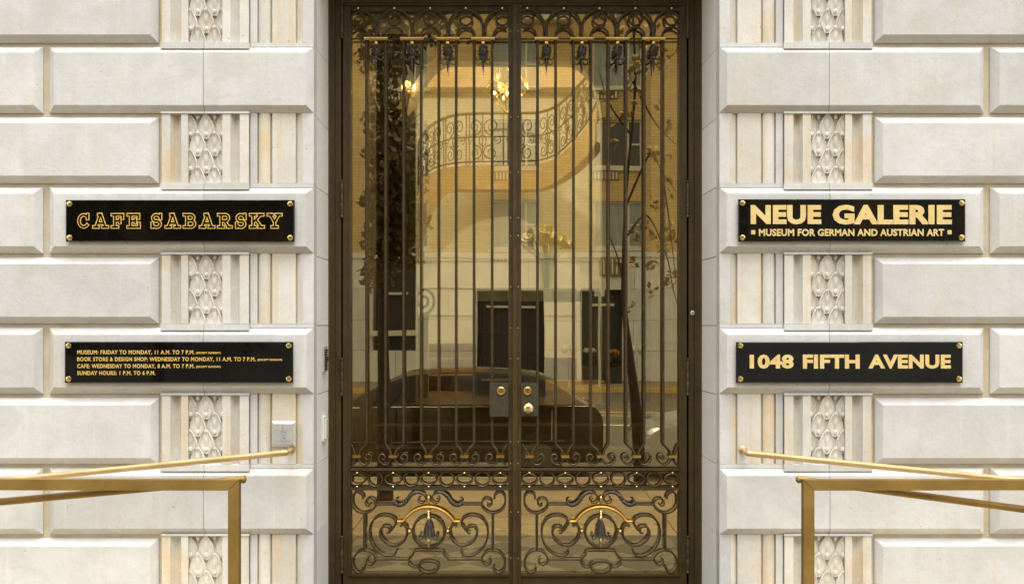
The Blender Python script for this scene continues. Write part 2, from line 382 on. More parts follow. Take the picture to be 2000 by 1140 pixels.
# ------------------------------------------------------------ rusticated limestone walls
YK = lambda k: 88 + 136.9 * k
CH = .030                                      # chamfer
def chamfer_block(x0, x1, z0, z1, cl, cr, ct, cb, back=.03, jl=0):
    """stone with bevelled edges where wanted; face toward the street"""
    if x0 > x1: x0, x1, cl, cr = x1, x0, cr, cl
    yf = DB - CH; m = MB()
    X0, X1, Z0, Z1 = x0 + CH*cl, x1 - CH*cr, z0 + CH*cb, z1 - CH*ct
    e = .004   # slightly worn arris: second, narrower bevel
    f1 = [(X0+e*cl, yf, Z0+e*cb), (X1-e*cr, yf, Z0+e*cb), (X1-e*cr, yf, Z1-e*ct), (X0+e*cl, yf, Z1-e*ct)]
    f2 = [(X0, yf+.0025, Z0), (X1, yf+.0025, Z0), (X1, yf+.0025, Z1), (X0, yf+.0025, Z1)]
    f3 = [(x0, DB, z0), (x1, DB, z0), (x1, DB, z1), (x0, DB, z1)]
    f4 = [(x, DB + back, z) for x, _, z in f3]
    rings = [f1, f2, f3, f4]; n = 0
    for r in rings: m.v += r
    m.f.append((0, 1, 2, 3))
    for i in range(3):
        for k in range(4):
            l = (k+1) % 4; m.f.append((i*4+l, i*4+k, (i+1)*4+k, (i+1)*4+l))
    m.f.append((15, 14, 13, 12))
    return m
def leaf_mesh(half=0):
    """pointed carved leaf: raised rim, hollow, midrib.  Local x across, z up, y toward street negative."""
    W, Hh = .0455, .126; m = MB(); rows = []
    nu, nv = 16, 11
    for j in range(nv + 1):
        v = j / nv
        wid = W * (max(0, 1 - max(0, (v - .18)/.82)**1.75))**.72 if j < nv else .0012
        row = []
        for i in range(nu + 1):
            u = -1 + 2*i/nu
            if half > 0: u = max(u, 0)
            if half < 0: u = min(u, 0)
            rim = math.exp(-((abs(u) - .88) / .085)**2)
            tip = math.exp(-((v - .95) / .05)**2)
            hollow = math.cos(min(1, abs(u)/.8)*math.pi/2) * (1 - v)**.3
            rib = math.exp(-(u / .10)**2) * .005 * (1 - .7*v)
            lobe = .0036 * math.sin(abs(u)*9 - v*10) * (1 - abs(u)) * (1 - tip)
            hgt = .004 + .011*v + max(rim, tip)*.0085 + rib + lobe - hollow*.002
            if abs(u) > .97 or j == nv: hgt = max(0, .016*v - .003)
            row.append((u * wid, -hgt, (v - .58) * Hh))
        rows.append(row)
    m.grid(rows); return m
LEAF = leaf_mesh().mesh('leaf', LEAFST, True)
LEAFL = leaf_mesh(-1).mesh('leaf', LEAFST, True); LEAFR = leaf_mesh(1).mesh('leaf', LEAFST, True)
BUD = MB().ball((0, 0, 0), .0095, 8, 5, 1, .9, 1.5).mesh('bud', LEAFST, True)
def flute(xa, xb, front, depth, n=6):
    return [(xa + (xb-xa)*i/n, front + depth*math.sin(math.pi*i/n)**.7) for i in range(n+1)]
def make_side(side):
    S = 1 if side == 'left' else -1
    def X(px): return bx(px if S > 0 else 2018 - px)
    wl = thing('stone_wall', 'rusticated pale limestone wall with %s of the bronze door' % ('the two cafe and hours plaques on the left' if S > 0 else 'the museum name and street address plaques on the right'), 'wall', (0, 0, 0), 'limestone walls flanking the door')
    corner = X(613); backx = -1.004 if S > 0 else 1.020
    for k in range(-3, 10):
        t, b = YK(k), YK(k+1)
        if k % 2 == 0:
            z1, z0 = bz(t + 4.5), bz(b - 4)
            # long band: outer stones, and the pair butted at the thin joint
            chamfer_block(X(-750), X(-420), z0, z1, 1, 1, 1, 1).build('stone', STONE, wl)
            chamfer_block(X(-410), X(84), z0, z1, 1, 1, 1, 1).build('stone', STONE, wl)
            j = rnd.uniform(-1, 1)
            a = chamfer_block(X(97), X(400.6 + j), z0, z1, *((1, 0) if S > 0 else (0, 1)), 1, 1) if False else chamfer_block(X(97), X(400.6 + j), z0, z1, 1, 0, 1, 1)
            a.build('stone', STONE, wl)
            chamfer_block(X(401.6 + j), corner, z0, z1, 0, 1, 1, 1, back=.08).build('stone', STONE, wl)
        else:
            z1, z0 = bz(t + 4.5), bz(b - 4)
            chamfer_block(X(-620), X(-205), z0, z1, 1, 1, 1, 1).build('stone', STONE, wl)
            chamfer_block(X(-192), X(310), z0, z1, 1, 1, 1, 1).build('stone', STONE, wl)
            zt, zb, zbb = bz(t - 4), bz(b - 3.5), bz(b + 4.5)
            # fluted pilaster piece with carved panel
            pl = thing_part = add('carved_pilaster', None, wl)
            fr = DB - .016
            def strip(prof, name, m_, z_0, z_1, par, back=DB + .04):
                poly = [(x, y) for x, y in prof]; poly = poly + [(poly[-1][0], back), (poly[0][0], back)]
                return MB().prism(poly, z_0, z_1, 'z').build(name, m_, par, smooth=False)
            zt2 = zt - .006
            for (pa, pb, pc, pd) in ((318, 334.5, 356, 369), (436, 451.5, 470, 487)):
                pr = [(X(pa), fr), (X(pb), fr)] + flute(X(pb) + S*.0005, X(pc) - S*.0005, fr + .004, .030) + [(X(pc), fr), (X(pd), fr)]
                strip(pr, 'flute', STONEW, zb + .0015, zt2, pl)
            MB().box(X(369.3), X(435.7), DB + .014, DB + .034, zb + .001, zt2).build('panel_ground', LEAFST, pl)
            hz = (zt2 - zb) / 4.0; xc = X(402.5); hw = .0425
            for r_ in range(4):
                zc = zt2 - hz*(r_ + .5) - .006
                yy = DB + .012 - .0
                if r_ % 2 == 0:
                    add('leaf', LEAF, pl, (xc, yy - .002, zc)); 
                    add('leaf', LEAFR, pl, (xc - 2*hw, yy, zc)); add('leaf', LEAFL, pl, (xc + 2*hw, yy, zc))
                    bxs = (-hw, hw)
                else:
                    add('leaf', LEAF, pl, (xc - hw, yy - .002, zc)); add('leaf', LEAF, pl, (xc + hw, yy - .002, zc)); bxs = (0, -2*hw + .005, 2*hw - .005)
                for q in bxs: add('bud', BUD, pl, (xc + q, yy - .008, zc + .036))
            # cap lip and plinth, each in two stones
            for (pa, pb) in ((316.5, 400.5), (401.5, 488.5)):
                MB().box(X(pa), X(pb), DB - .021, DB + .034, zt - .0055, zt + .004).build('cap', STONE, pl)
                MB().box(X(pa), X(pb), DB - .023, DB + .034, zbb - .012, zb).build('plinth', STONE, pl)
            # plain mouldings toward the corner
            ml = add('moulding', None, wl)
            zt3 = zt - .001
            e = S
            pr = [(X(489), DB - .001), (X(502.5), DB - .001)]; strip(pr, 'fillet', STONE, zb + .0015, zt3, ml)
            xa, xb = X(505), X(527.5)
            pr = [(xa + (xb-xa)*i/8, DB + .014 - .016*math.sin(math.pi*(.08 + .80*i/8))**.8) for i in range(9)]; strip(pr, 'torus', STONEW, zb + .0015, zt3, ml)
            strip([(X(532), DB - .001), (X(577.5), DB - .001)], 'flat_panel', STONEW, zb + .0015, zt3, ml)
            strip([(X(580), DB + .012), (X(584), DB + .009), (X(590), DB - .001), (X(591), DB - .002)], 'fillet', STONEW, zb + .0015, zt3, ml)
            strip([(X(591.2), DB - .0015), (X(611.5), DB - .0015), (X(613), DB + .002)], 'corner_strip', STONE, zb + .0015, zt3, ml, DB + .08)
            # shallow ledge below
            MB().box(X(489.5), X(612.8), DB - .004, DB + .034, zbb, zb).build('ledge', STONE, ml)
            MB().box(X(592), X(613), DB + .0341, DB + .08, zbb, zb).build('ledge', STONE, ml)
        # reveal stones
        za, zc_ = bz(b + 4.5 if k % 2 else b - 4) , bz(t - 4 if k % 2 else t + 4.5)
        x_in = -1.3*S if False else (corner - S*.09)
        m = MB(); c0 = corner; c1 = backx
        y0, y1 = DB + .083, DD + .02
        za, zc_ = bz(b - .4), bz(t + .4)
        pts = [(c0, y0), (c1, y1), (x_in, y1), (x_in, y0)]
        # bed joints of the reveal stand where the bands end
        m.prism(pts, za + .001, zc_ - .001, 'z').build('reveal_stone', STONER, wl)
    zlo, zhi = bz(YK(10)) - .0, bz(YK(-3))
    MB().box(X(-800), corner - S*.012, DB + .0295, DD + .35, zlo, zhi).build('joint_bed', JOINT, wl)
    MB().box(X(488.7), X(611), DB + .0165, DB + .0292, zlo, zhi).build('joint_bed', JOINT, wl)
    MB().box(X(-800), X(315.5), DB + .009, DB + .0292, zlo, zhi).build('joint_bed', JOINT, wl)
    return wl
LW = make_side('left'); RW = make_side('right')
lin = thing('lintel_wall', 'limestone lintel courses above the bronze double door', 'wall', (0, DB, 3.4))
for i in range(5):
    MB().box(-1.0 + .406*i, -1.0 + .406*(i+1) - .003, 0, .8, 0, .5).build('stone', STONE, lin)
MB().box(-3.9, 3.9, .035, .9, .62, 3.2).build('upper_wall', STONE, lin)

# ------------------------------------------------------------ bronze door frame
def dxx(px, d=DD): return (px - VX) * d / F
def dzz(py, d=DD): return H - (py - HY) * d / F
fr = thing('door_frame', 'dark bronze frame around the double door between the stone walls', 'door frame', (0, DD, 0))
def jamb(pxa, pxb, name='jamb', ya=0.0, yb=.16, top=3.38, z0=-.03):
    return MB().box(dxx(pxa), dxx(pxb), ya, yb, z0, top).build(name, BRONZE, fr)
jamb(641, 651); jamb(651.3, 654, 'bead', -.006); jamb(654.3, 665.5, 'jamb', .012)
jamb(1360, 1371); jamb(1357, 1359.7, 'bead', -.006); jamb(1346, 1356.7, 'jamb', .012)
MB().box(dxx(666), dxx(1345.5), .012, .16, dzz(9.5), 3.38).build('head', BRONZE, fr)
MB().box(dxx(666), dxx(1345.5), .004, .16, dzz(5), dzz(2)).build('bead', BRONZE, fr)
MB().box(dxx(641), dxx(1371), -.12, .16, -.03, -.0125).build('threshold', BRONZE, fr)
for pa, pb in ((663, 671), (1341, 1349)): MB().box(dxx(pa), dxx(pb), .071, .16, -.01, dzz(8)).build('stop', BRONZE, fr)
HINGE = MB().lathe([(.004, 0), (.009, .004), (.0095, .012), (.005, .02), (.0085, .03), (.0085, .075), (.006, .08), (.0085, .085), (.0085, .125), (.006, .13), (.0085, .135), (.0085, .18), (.005, .188), (.0095, .194), (.009, .202), (.003, .207)], n=10).mesh('hinge', IRON, True)

# ------------------------------------------------------------ door leaves
def lu(px): return (px - 993) * DD / F            # local u of the left leaf, 0 at its meeting stile
SC = DD / F
def zz(py): return H - (py - HY) * SC
G = -.004                                         # plane of the grille, a little behind the frame's face
def leaf(side):
    S = 1 if side == 'left' else -1
    x0 = dxx(993) if S > 0 else dxx(1018)
    lf = thing('door_leaf', '%s bronze and glass door leaf with %s' % (('left', 'one small brass lock cylinder on its plate') if S > 0 else ('right', 'a lock cylinder above a round brass knob')), 'door', (x0, DD + .02, 0), 'bronze double door leaves')
    def U(px): return S * lu(px)
    def part(m, name, mt=IRON, smooth=True, par=None, loc=None): return m.build(name, mt, par or lf, loc, smooth)
    def bxp(pa, pb, ya, yb, pt, pbm, name, mt=BRONZE, par=None): return MB().box(U(pa), U(pb), ya, yb, zz(pbm), zz(pt)).build(name, mt, par or lf)
    # stiles and rails
    bxp(669, 683, -.004, .05, 10, 1144, 'stile'); bxp(680.5, 683.4, -.012, -.0041, 18, 1124, 'bead')
    if S > 0: bxp(993, 1002.3, -.004, .05, 10, 1144, 'stile')
    else: bxp(993, 1007.7, -.012, .05, 10, 1144, 'stile'); bxp(1001.0, 1009.6, -.024, -.0121, 10, 1144, 'astragal')
    bxp(683.1, 992.9, .004, .05, 10, 20, 'rail'); bxp(683.1, 992.9, -.004, .05, 1124, 1144, 'rail')
    bxp(683.1, 992.9, -.012, -.0041, 1121, 1125.5, 'bead')
    MB().box(U(683.5), U(992.5), .030, .036, zz(1124), zz(20)).build('glass_pane', DOORGLASS, lf)
    for px, t in ((667.3, 426), (667.3, 773), (667.3, 1120), (667.3, 76)):
        add('hinge', HINGE, lf, (U(px), -.016, zz(t)))
    yg = -.002
    def path(pp, y=yg): return [(U(a), y, zz(b)) for a, b in pp]
    # arcade at the top
    cx = [698.5, 769.5, 839.6, 909.5, 981]
    for i, c in enumerate(cx):
        pts = []
        for a in range(0, 181, 12):
            px = c + 33.5*math.cos(R(a)); py = 51 - 33*math.sin(R(a)); pts.append((px, py))
        pts = [(pts[0][0], 62)] + pts + [(pts[-1][0], 62)]
        pts = [p for p in pts if 684 < p[0] < 992]
        part(MB().tube(path(pts), .0075, 8, flat=1.3), 'arch')
        part(MB().tube(path([(c + 12.5*math.cos(R(a)), 36 + -12.5*math.sin(R(a))) for a in range(0, 360, 20)], yg - .002), .006, 8, closed=True, flat=1.2), 'ring')
        pts = [(c + 17.5*math.cos(R(a)), 69 - 17*math.sin(R(a))) for a in range(0, 181, 12)]
        pts = [(pts[0][0], 76)] + pts + [(pts[-1][0], 76)]
        pts = [p for p in pts if 684 < p[0] < 992]
        part(MB().tube(path(pts), .0065, 8, flat=1.2), 'small_arch')
        part(MB().ball((U(c), yg - .006, zz(15)), .0075, 10, 6), 'bead', BRASSB)
    part(MB().tube(path([(684, 74.5), (992, 74.5)]), .0045, 8), 'rod')
    barx = [715, 752, 787.5, 822, 856.5, 890.5, 925.5, 961]
    dcx = [734, 804.5, 874, 943.5]
    drop_i = [(.0, 0)]
    for c in dcx:
        part(MB().tube(path([(c, 52), (c, 73)]), .0085, 8), 'stem')
        bb = MB().tube([(U(c - 23), yg - .012, zz(75)), (U(c + 23), yg - .012, zz(75))], .0105, 10, twist=.3)
        part(bb, 'crossbar', BRASS)
        fi = add('drop_finial', None, lf, (U(c), yg - .012, zz(75)))
        q = lambda dy: -dy * SC
        MB().ball((0, 0, q(8.5)), .0115, 12, 8).build('ball', BRASSB, fi, smooth=True)
        b = MB().lathe([(r_, q(h_)) for h_, r_ in ((67, .001), (58, .0045), (55, .0035), (52, .007), (49, .004), (46, .009), (42, .0055), (39, .013), (35, .010), (31, .019), (24, .0225), (17, .017), (12, .010), (10, .006))], n=10)
        b.build('bud', BLACKIRON, fi, smooth=True)
        # overlapping petals and wings
        pt = MB()
        for h_ in (16, 22, 28):
            for k in range(5):
                a = R(72*k + h_*9)
                pt.tube([(math.cos(a)*.016, math.sin(a)*.016, q(h_-3)), (math.cos(a)*.024, math.sin(a)*.024, q(h_+2)), (math.cos(a)*.014, math.sin(a)*.014, q(h_+7))], [.002, .006, .0015], 5)
        pt.build('petal_cluster', BLACKIRON, fi, smooth=True)
        for s in (-1, 1):
            wg = spline([(s*.004, -.004, q(36)), (s*.016, -.008, q(41)), (s*.030, -.008, q(42.5)), (s*.037, -.006, q(38.5)), (s*.031, -.006, q(37))], 4)
            MB().tube(wg, [.006 - .0035*i/len(wg) for i in range(len(wg))], 6).build('wing', BLACKIRON, fi, smooth=True)
    # long bars, bending together at the foot
    colx = [696.5, 767, 836.7, 906.7, 977]
    def foot(b):
        c = min(colx, key=lambda q: abs(q - b)); return c
    for b in barx:
        if not (b > 950): pass
        c = foot(b); d = 1 if b < c else -1
        part(MB().tube(path([(b, 70), (b, 866)]), .0078, 8, flat=1.15), 'bar')
        ft = spline([(U(b), yg, zz(866)), (U(b + d*2), yg, zz(869.5)), (U(c - d*6), yg, zz(881)), (U(c - d*3.5), yg, zz(891))], 4)
        part(MB().tube(ft, .0062, 8), 'bar_foot')
    # thin bar beside the stile
    for c, d in ((977, 1),):
        ft = spline([(U(990), yg, zz(868)), (U(c + 6), yg, zz(881)), (U(c + 3.5), yg, zz(891))], 4); part(MB().tube(ft, .0062, 8), 'bar_foot')
    ft = spline([(U(685), yg, zz(868)), (U(690.5), yg, zz(881)), (U(693), yg, zz(891))], 4); part(MB().tube(ft, .0062, 8), 'bar_foot')
    for c in colx:
        part(MB().box(U(c - 7.8), U(c + 7.8), yg - .019, yg + .004, zz(893.8), zz(889)), 'collar', BRASS, False)
        for d in (-1, 1):
            sp = [(c + d*2, 894), (c + d*4.5, 900), (c + d*11, 907.5), (c + d*20, 907), (c + d*27.5, 899), (c + d*27, 890), (c + d*20, 887.5), (c + d*15.5, 893), (c + d*19, 898), (c + d*22, 895)]
            sp = [p for p in sp]
            if min(p[0] for p in sp) < 684.5 or max(p[0] for p in sp) > 991: 
                sp = [(c + d*2, 891), (c + d*3.5, 899), (c + d*7, 906), (c + d*11, 911)]
            part(MB().tube(spline([(U(a), yg, zz(b_)) for a, b_ in sp], 5), .0048, 7), 'scroll')
    # ring band
    bxp(678, 998 if S > 0 else 994, -.012, -.0005, 914.5, 919, 'rail', IRON); bxp(678, 998 if S > 0 else 994, -.012, -.0005, 953, 957.5, 'rail', IRON)
    bxp(683.1, 992.9, .0, .012, 919.1, 922, 'rail', BRONZE); bxp(683.1, 992.9, .0, .012, 950, 952.9, 'rail', BRONZE)
    for c in colx:
        a_ = 15.5; cc = c
        pts = [(cc + a_*math.cos(R(t)), 936.5 - 10.5*math.sin(R(t))) for t in range(0, 360, 15)]
        pts = [p for p in pts if p[0] > 683.5]
        part(MB().tube(path(pts, yg), .0047, 7, closed=True), 'oval')
        for py in (923.5, 950.5): part(MB().ball((U(c), yg - .006, zz(py)), .007, 8, 6, 1.1, 1, .8), 'bead', BRASSB)
    for i in range(4):
        c = (colx[i] + colx[i+1]) / 2
        part(MB().tube(path([(c + 14*math.cos(R(t)), 936.5 - 14*math.sin(R(t))) for t in range(0, 360, 18)], yg + .004), .0047, 7, closed=True), 'ring')
    # lower panel
    C = 836.6
    part(MB().tube(path([(C + 31*math.cos(R(t)), 1039 - 31*math.sin(R(t))) for t in range(0, 360, 12)]), .0068, 8, closed=True, flat=1.5), 'medallion_ring')
    # gilded arch
    ar = [(C + 56*math.cos(R(t)), 1046 - 56*math.sin(R(t))) for t in range(28, 153, 6)]
    ar = [(C + 61, 1018.5), (C + 51, 1018.5)] + ar + [(C - 51, 1018.5), (C - 61, 1018.5)]
    part(MB().tube(path(ar, yg - .006), .0078, 8, flat=1.2, twist=.4), 'gilded_arch', GILT)
    def lath(prof, name, mt, c=C, y=yg - .004): part(MB().lathe([(r_, zz(h_)) for h_, r_ in prof][::-1], (U(c), y, 0), 10), name, mt)
    lath(((969, .003), (971, .008), (974, .010), (977, .007), (980, .010), (985, .004)), 'spindle', BRASS)
    lath(((997, .008), (999, .011), (1001, .005), (1004, .009), (1006, .004), (1010, .010), (1013, .012), (1016, .009)), 'spindle', BRASSB)
    # bell flower
    bf = add('bellflower', None, lf, (U(C), yg - .006, zz(1017)))
    MB().lathe([(.010, 0), (.015, -8*SC), (.018, -16*SC), (.022, -25*SC), (.027, -31*SC)][::-1], (0, 0, 0), 10).build('bell', BLACKIRON, bf, smooth=True)
    pm = MB()
    for k in range(8):
        a = R(45*k + 20)
        pm.tube([(math.cos(a)*.012, math.sin(a)*.012, -3*SC), (math.cos(a)*.021, math.sin(a)*.021, -16*SC), (math.cos(a)*.026, math.sin(a)*.026, -30*SC), (math.cos(a)*.034, math.sin(a)*.034, -35*SC)], [.003, .006, .006, .002], 5)
    pm.build('petal_cluster', BLACKIRON, bf, smooth=True)
    for s in (-1, 1):
        cu = spline([(s*.018, 0, -24*SC), (s*.030, 0, -34*SC), (s*.044, 0, -36*SC), (s*.050, 0, -30*SC), (s*.044, 0, -27*SC), (s*.041, 0, -31*SC)], 4)
        MB().tube(cu, .0045, 6).build('curl', BLACKIRON, bf, smooth=True)
    lath(((1044, .006), (1048, .010), (1051, .005), (1055, .0085), (1059, .010), (1062, .006), (1066, .008), (1070, .005)), 'spindle', BRASSB)
    for s in (-1, 1):
        part(MB().ball((U(C + s*37.5), yg - .004, zz(1039)), .0115, 10, 7, .9, 1, 1.2), 'bead', BRASS)
        def sp(pp, r0, name, mt=IRON, n=6, r1=None, y=yg, fl=1.5):
            pts = spline([(U(C + s*(836.6 - a)), y, zz(b_)) for a, b_ in pp], n)   # pp given for the left half
            k = len(pts); r1 = r0*.72 if (r1 is None and ('scroll' in name or name == 'curl')) else r1; rr = [r0] * k if r1 is None else [r0 + (r1-r0)*i/(k-1) for i in range(k)]
            return part(MB().tube(pts, rr, 8, flat=fl), name, mt)
        sp([(763, 1037), (768, 1030), (772.5, 1021), (767, 1011.5), (753, 1006.5), (736, 1010), (724, 1023), (720.5, 1042), (725, 1062), (737, 1078), (753, 1086), (768, 1085), (774, 1076)], .0068, 'c_scroll')
        sp([(781, 1028), (787, 1024.5), (793, 1031), (794, 1044), (788, 1057), (775, 1065.5), (760, 1064), (747, 1055), (741.5, 1042), (745, 1031), (753, 1028.5), (760, 1032), (760, 1040), (754, 1041)], .0072, 'volute', r1=.0058, y=yg - .004)
        sp([(711, 1004), (711, 1073)], .0075, 'upright', n=2)
        # corner scrolls, top
        sp([(708, 975), (706, 966.5), (698, 961.5), (690, 965), (686.5, 975), (688, 988), (696, 998.5), (709, 1002.5), (722, 999.5), (731.5, 990.5), (731, 979), (723, 973.5), (714.5, 977), (713, 985), (718.5, 989), (722, 985)], .0062, 'corner_scroll')
        sp([(731, 985.5), (774, 985.5)], .0058, 'crossbar', n=2)
        # corner scrolls, bottom
        sp([(709, 1107), (707.5, 1115), (699.5, 1119), (691, 1114.5), (687, 1104), (689, 1091), (698, 1079.5), (711, 1075.5), (723, 1079), (731.5, 1089), (730.5, 1099), (723, 1104), (715.5, 1100.5), (715, 1093), (720, 1090.5)], .0062, 'corner_scroll')
        sp([(731, 1093), (800, 1093)], .0058, 'crossbar', n=2)
        sp([(796, 1093), (801, 1089), (806, 1084), (811, 1076.5), (836.6, 1076.5)], .0056, 'bracket', n=3)
        # acanthus leaf
        ac = [(829, 967), (820, 962), (809, 962.5), (800, 969), (793, 979), (785, 985), (776, 986), (771.5, 981), (773, 975.5), (777, 976)]
        apt = spline([(U(C + s*(836.6 - a)), yg - .010, zz(b_)) for a, b_ in ac], 6); k = len(apt)
        part(MB().tube(apt, [.003 + .0085*math.sin(math.pi*min(1, (i+1)/(k-4)))**.8 * (1 + .22*math.sin(i*1.9)) for i in range(k)], 8), 'acanthus', BLACKIRON)
        sp([(829, 968), (831, 976), (826, 982.5), (818.5, 982), (816, 975.5), (821, 972)], .0045, 'curl', y=yg - .002)
        # leaf curls beside the bottom oval
        if S < 0 or s < 0:
            sp([(816, 1107), (808, 1109), (800, 1104), (797, 1098), (801, 1096), (804, 1099)], .006, 'leaf_curl', BLACKIRON, r1=.003)
    part(MB().tube(path([(C + 20*math.cos(R(t)), 1107.5 - 11*math.sin(R(t))) for t in range(0, 360, 15)]), .0062, 8, closed=True, flat=1.4), 'oval')
    # locks
    if S > 0:
        bxp(956.5, 992.9, -.022, -.002, 747, 813, 'lock_plate', LOCKM); bxp(958, 992.5, -.027, -.0221, 810, 813, 'bead', IRON)
        bxp(940, 992.5, -.006, .006, 740.5, 743.5, 'rod', IRON)
        cy = (978.5, 763)
    else:
        bxp(960, 992.9, -.024, -.002, 748, 812, 'lock_plate', LOCKM)
        cy = (980.5, 763)
        part(MB().lathe([(.012, 0), (.010, -.012), (.020, -.020), (.0265, -.030), (.026, -.040), (.018, -.047), (.002, -.049)][::-1], (U(979), -.024, zz(796)), 16, 'y'), 'knob', BRASSB)
    cyl = part(MB().lathe([(.0225, 0), (.0225, -.006), (.019, -.009), (.0155, -.008), (.0155, -.0075), (.002, -.0075)][::-1], (U(cy[0]), -.0241 if S < 0 else -.0221, zz(cy[1])), 16, 'y'), 'lock_cylinder', BRASS)
    MB().box(U(cy[0]) - .0016, U(cy[0]) + .0016, -.0345, -.032, zz(cy[1] + 2.5), zz(cy[1] - 2.5)).build('keyway', DARK, cyl)
    # rivets on the stiles
    for py in (60, 228, 336, 425, 460, 560, 640, 700, 863, 905, 1000, 1090):
        part(MB().ball((U(997.5 if S > 0 else 999), -.004 if S > 0 else -.012, zz(py)), .0035, 8, 5, 1, .5, 1), 'rivet', BRASS)
    return lf
leaf('left'); leaf('right')
ks = thing('key_switch', 'small round steel key switch on the right bronze door jamb', 'key switch', (dxx(1353.5), DD + .012, dzz(611)))
MB().lathe([(.013, 0), (.013, -.004), (.010, -.006), (.005, -.0055), (.002, -.004)][::-1], (0, 0, 0), 14, 'y').build('ring', STEEL, ks, smooth=True)
MB().box(-.0012, .0012, -.0075, -.005, -.004, .004).build('slot', DARK, ks)

# ------------------------------------------------------------ plaques
def text_mesh(s, size, offset=0, ext=.0008, space=1.0, word=1.0):
    cu = bpy.data.curves.new('t', 'FONT'); cu.body = s; cu.size = size; cu.offset = offset; cu.extrude = ext; cu.space_character = space; cu.space_word = word
    cu.align_x = 'LEFT'; cu.resolution_u = 3
    o = bpy.data.objects.new('t', cu); col.objects.link(o); bpy.context.view_layer.update()
    me = bpy.data.meshes.new_from_object(o); bpy.data.objects.remove(o); bpy.data.curves.remove(cu); return me
def fit_text(s, parent, xa, xb, za, zb, y, m, offset=.0, space=1.0, word=1.0, name='lettering'):
    """text stretched to its measured box, in the parent's local frame (x right, z up)"""
    me = text_mesh(s, 1.0, offset, .01, space, word)
    xs = [v.co.x for v in me.vertices]; ys = [v.co.y for v in me.vertices]
    sx = (xb-xa)/(max(xs)-min(xs)); sz = (zb-za)/(max(ys)-min(ys)); x0, y0 = min(xs), min(ys)
    for v in me.vertices: v.co = (xa + (v.co.x-x0)*sx, y - .0006 - (v.co.z)*.06, za + (v.co.y-y0)*sz)
    me.materials.clear(); me.materials.append(m); me.name = name
    return add(name, me, parent)
YP = DB - CH                       # wall face
PD = YP - .022                     # plaque front
def plaque(px0, px1, py0, py1, label, screws=True):
    d = PD; c = P((px0+px1)/2, (py0+py1)/2, d); wv = (px1-px0)/2*d/F; hv = (py1-py0)/2*d/F
    t = thing('sign', label, 'sign', (c.x, PD, c.z), 'black wall plaques')
    m = MB(); e = .004
    f0 = [(-wv+e, 0, -hv+e), (wv-e, 0, -hv+e), (wv-e, 0, hv-e), (-wv+e, 0, hv-e)]; f1 = [(-wv, e, -hv), (wv, e, -hv), (wv, e, hv), (-wv, e, hv)]; f2 = [(x, .012, z) for x, _, z in f1]
    m.v = f0 + f1 + f2; m.f = [(0,1,2,3)] + [((k+1) % 4 + 4*i, k + 4*i, k + 4*(i+1), (k+1) % 4 + 4*(i+1)) for i in range(2) for k in range(4)] + [(11,10,9,8)]
    m.build('panel', PLAQUE, t)
    for sx in (-1, 1):
        for sz in (-1, 1):
            x, z = sx*(wv - .0205), sz*(hv - .020)
            MB().lathe([(.0125, -.001), (.0140, -.003), (.0125, -.006), (.007, -.0078), (.001, -.008)][::-1], (x, 0, z), 16, 'y').build('screw', BRASSB, t, smooth=True)
            MB().lathe([(.006, .012), (.006, .0219)], (x, 0, z), 8, 'y').build('spacer', BRASS, t)
    def loc(px, py): q = P(px, py, d); return q.x - c.x, q.z - c.z
    return t, loc
def put(t, loc, s, xa, xb, ya, yb, m, off=0., space=1., word=1., name='lettering'):
    x0, z0 = loc(xa, yb); x1, z1 = loc(xb, ya); return fit_text(s, t, x0, x1, z0, z1, -.0004, m, off, space, word, name)
t, L_ = plaque(1442, 1886, 389, 471.5, 'black plaque with gold lettering NEUE GALERIE and a museum line below')
put(t, L_, 'NEUE', 1466, 1604, 400.5, 438, GOLD, .052, 1.06); put(t, L_, 'GALERIE', 1626, 1859, 400, 438.5, GOLD, .052, 1.06)
put(t, L_, 'MUSEUM FOR GERMAN AND AUSTRIAN ART', 1482, 1844, 447, 461, GOLD, .035, 1.05)
for px in (1471, 1854.5):
    x0, z0 = loc_ = L_(px - 4, 457.5); x1, z1 = L_(px + 4, 449.5); MB().box(x0, x1, -.0012, -.0002, z0, z1).build('square_mark', GOLD, t)
t, L_ = plaque(1438, 1881, 667, 747.5, 'black plaque with gold street address 1048 FIFTH AVENUE')
put(t, L_, '1048', 1464, 1550, 692, 719.5, GOLD, .045, 1.04); put(t, L_, 'FIFTH', 1568, 1679, 692, 719.5, GOLD, .045, 1.05); put(t, L_, 'AVENUE', 1696, 1857, 692, 719.5, GOLD, .045, 1.05)
t, L_ = plaque(126, 572, 667, 747.5, 'black plaque listing opening hours in small gold lines')
for s, xa, xb, ya, yb in (('MUSEUM: FRIDAY TO MONDAY, 11 A.M. TO 7 P.M.', 151, 380, 683.5, 691.5), ('BOOK STORE & DESIGN SHOP: WEDNESDAY TO MONDAY, 11 A.M. TO 7 P.M.', 151, 499.5, 697, 705), ('CAFE: WEDNESDAY TO MONDAY, 8 A.M. TO 7 P.M.', 151, 380, 710.5, 718.5), ('SUNDAY HOURS: 1 P.M. TO 6 P.M.', 151, 303.5, 724, 732)):
    put(t, L_, s, xa, xb, ya, yb + (1.3 if ',' in s else 0), GOLDO, .022, 1.10)
for xa, ya in ((383, 686.8), (503, 700.3), (383, 713.8)): put(t, L_, '(EXCEPT SUNDAY)', xa, xa + 48, ya, ya + 5, GOLDO, .03, 1.05)
t, L_ = plaque(128, 575, 390.5, 472, 'black plaque with outlined gold slab lettering CAFE SABARSKY')
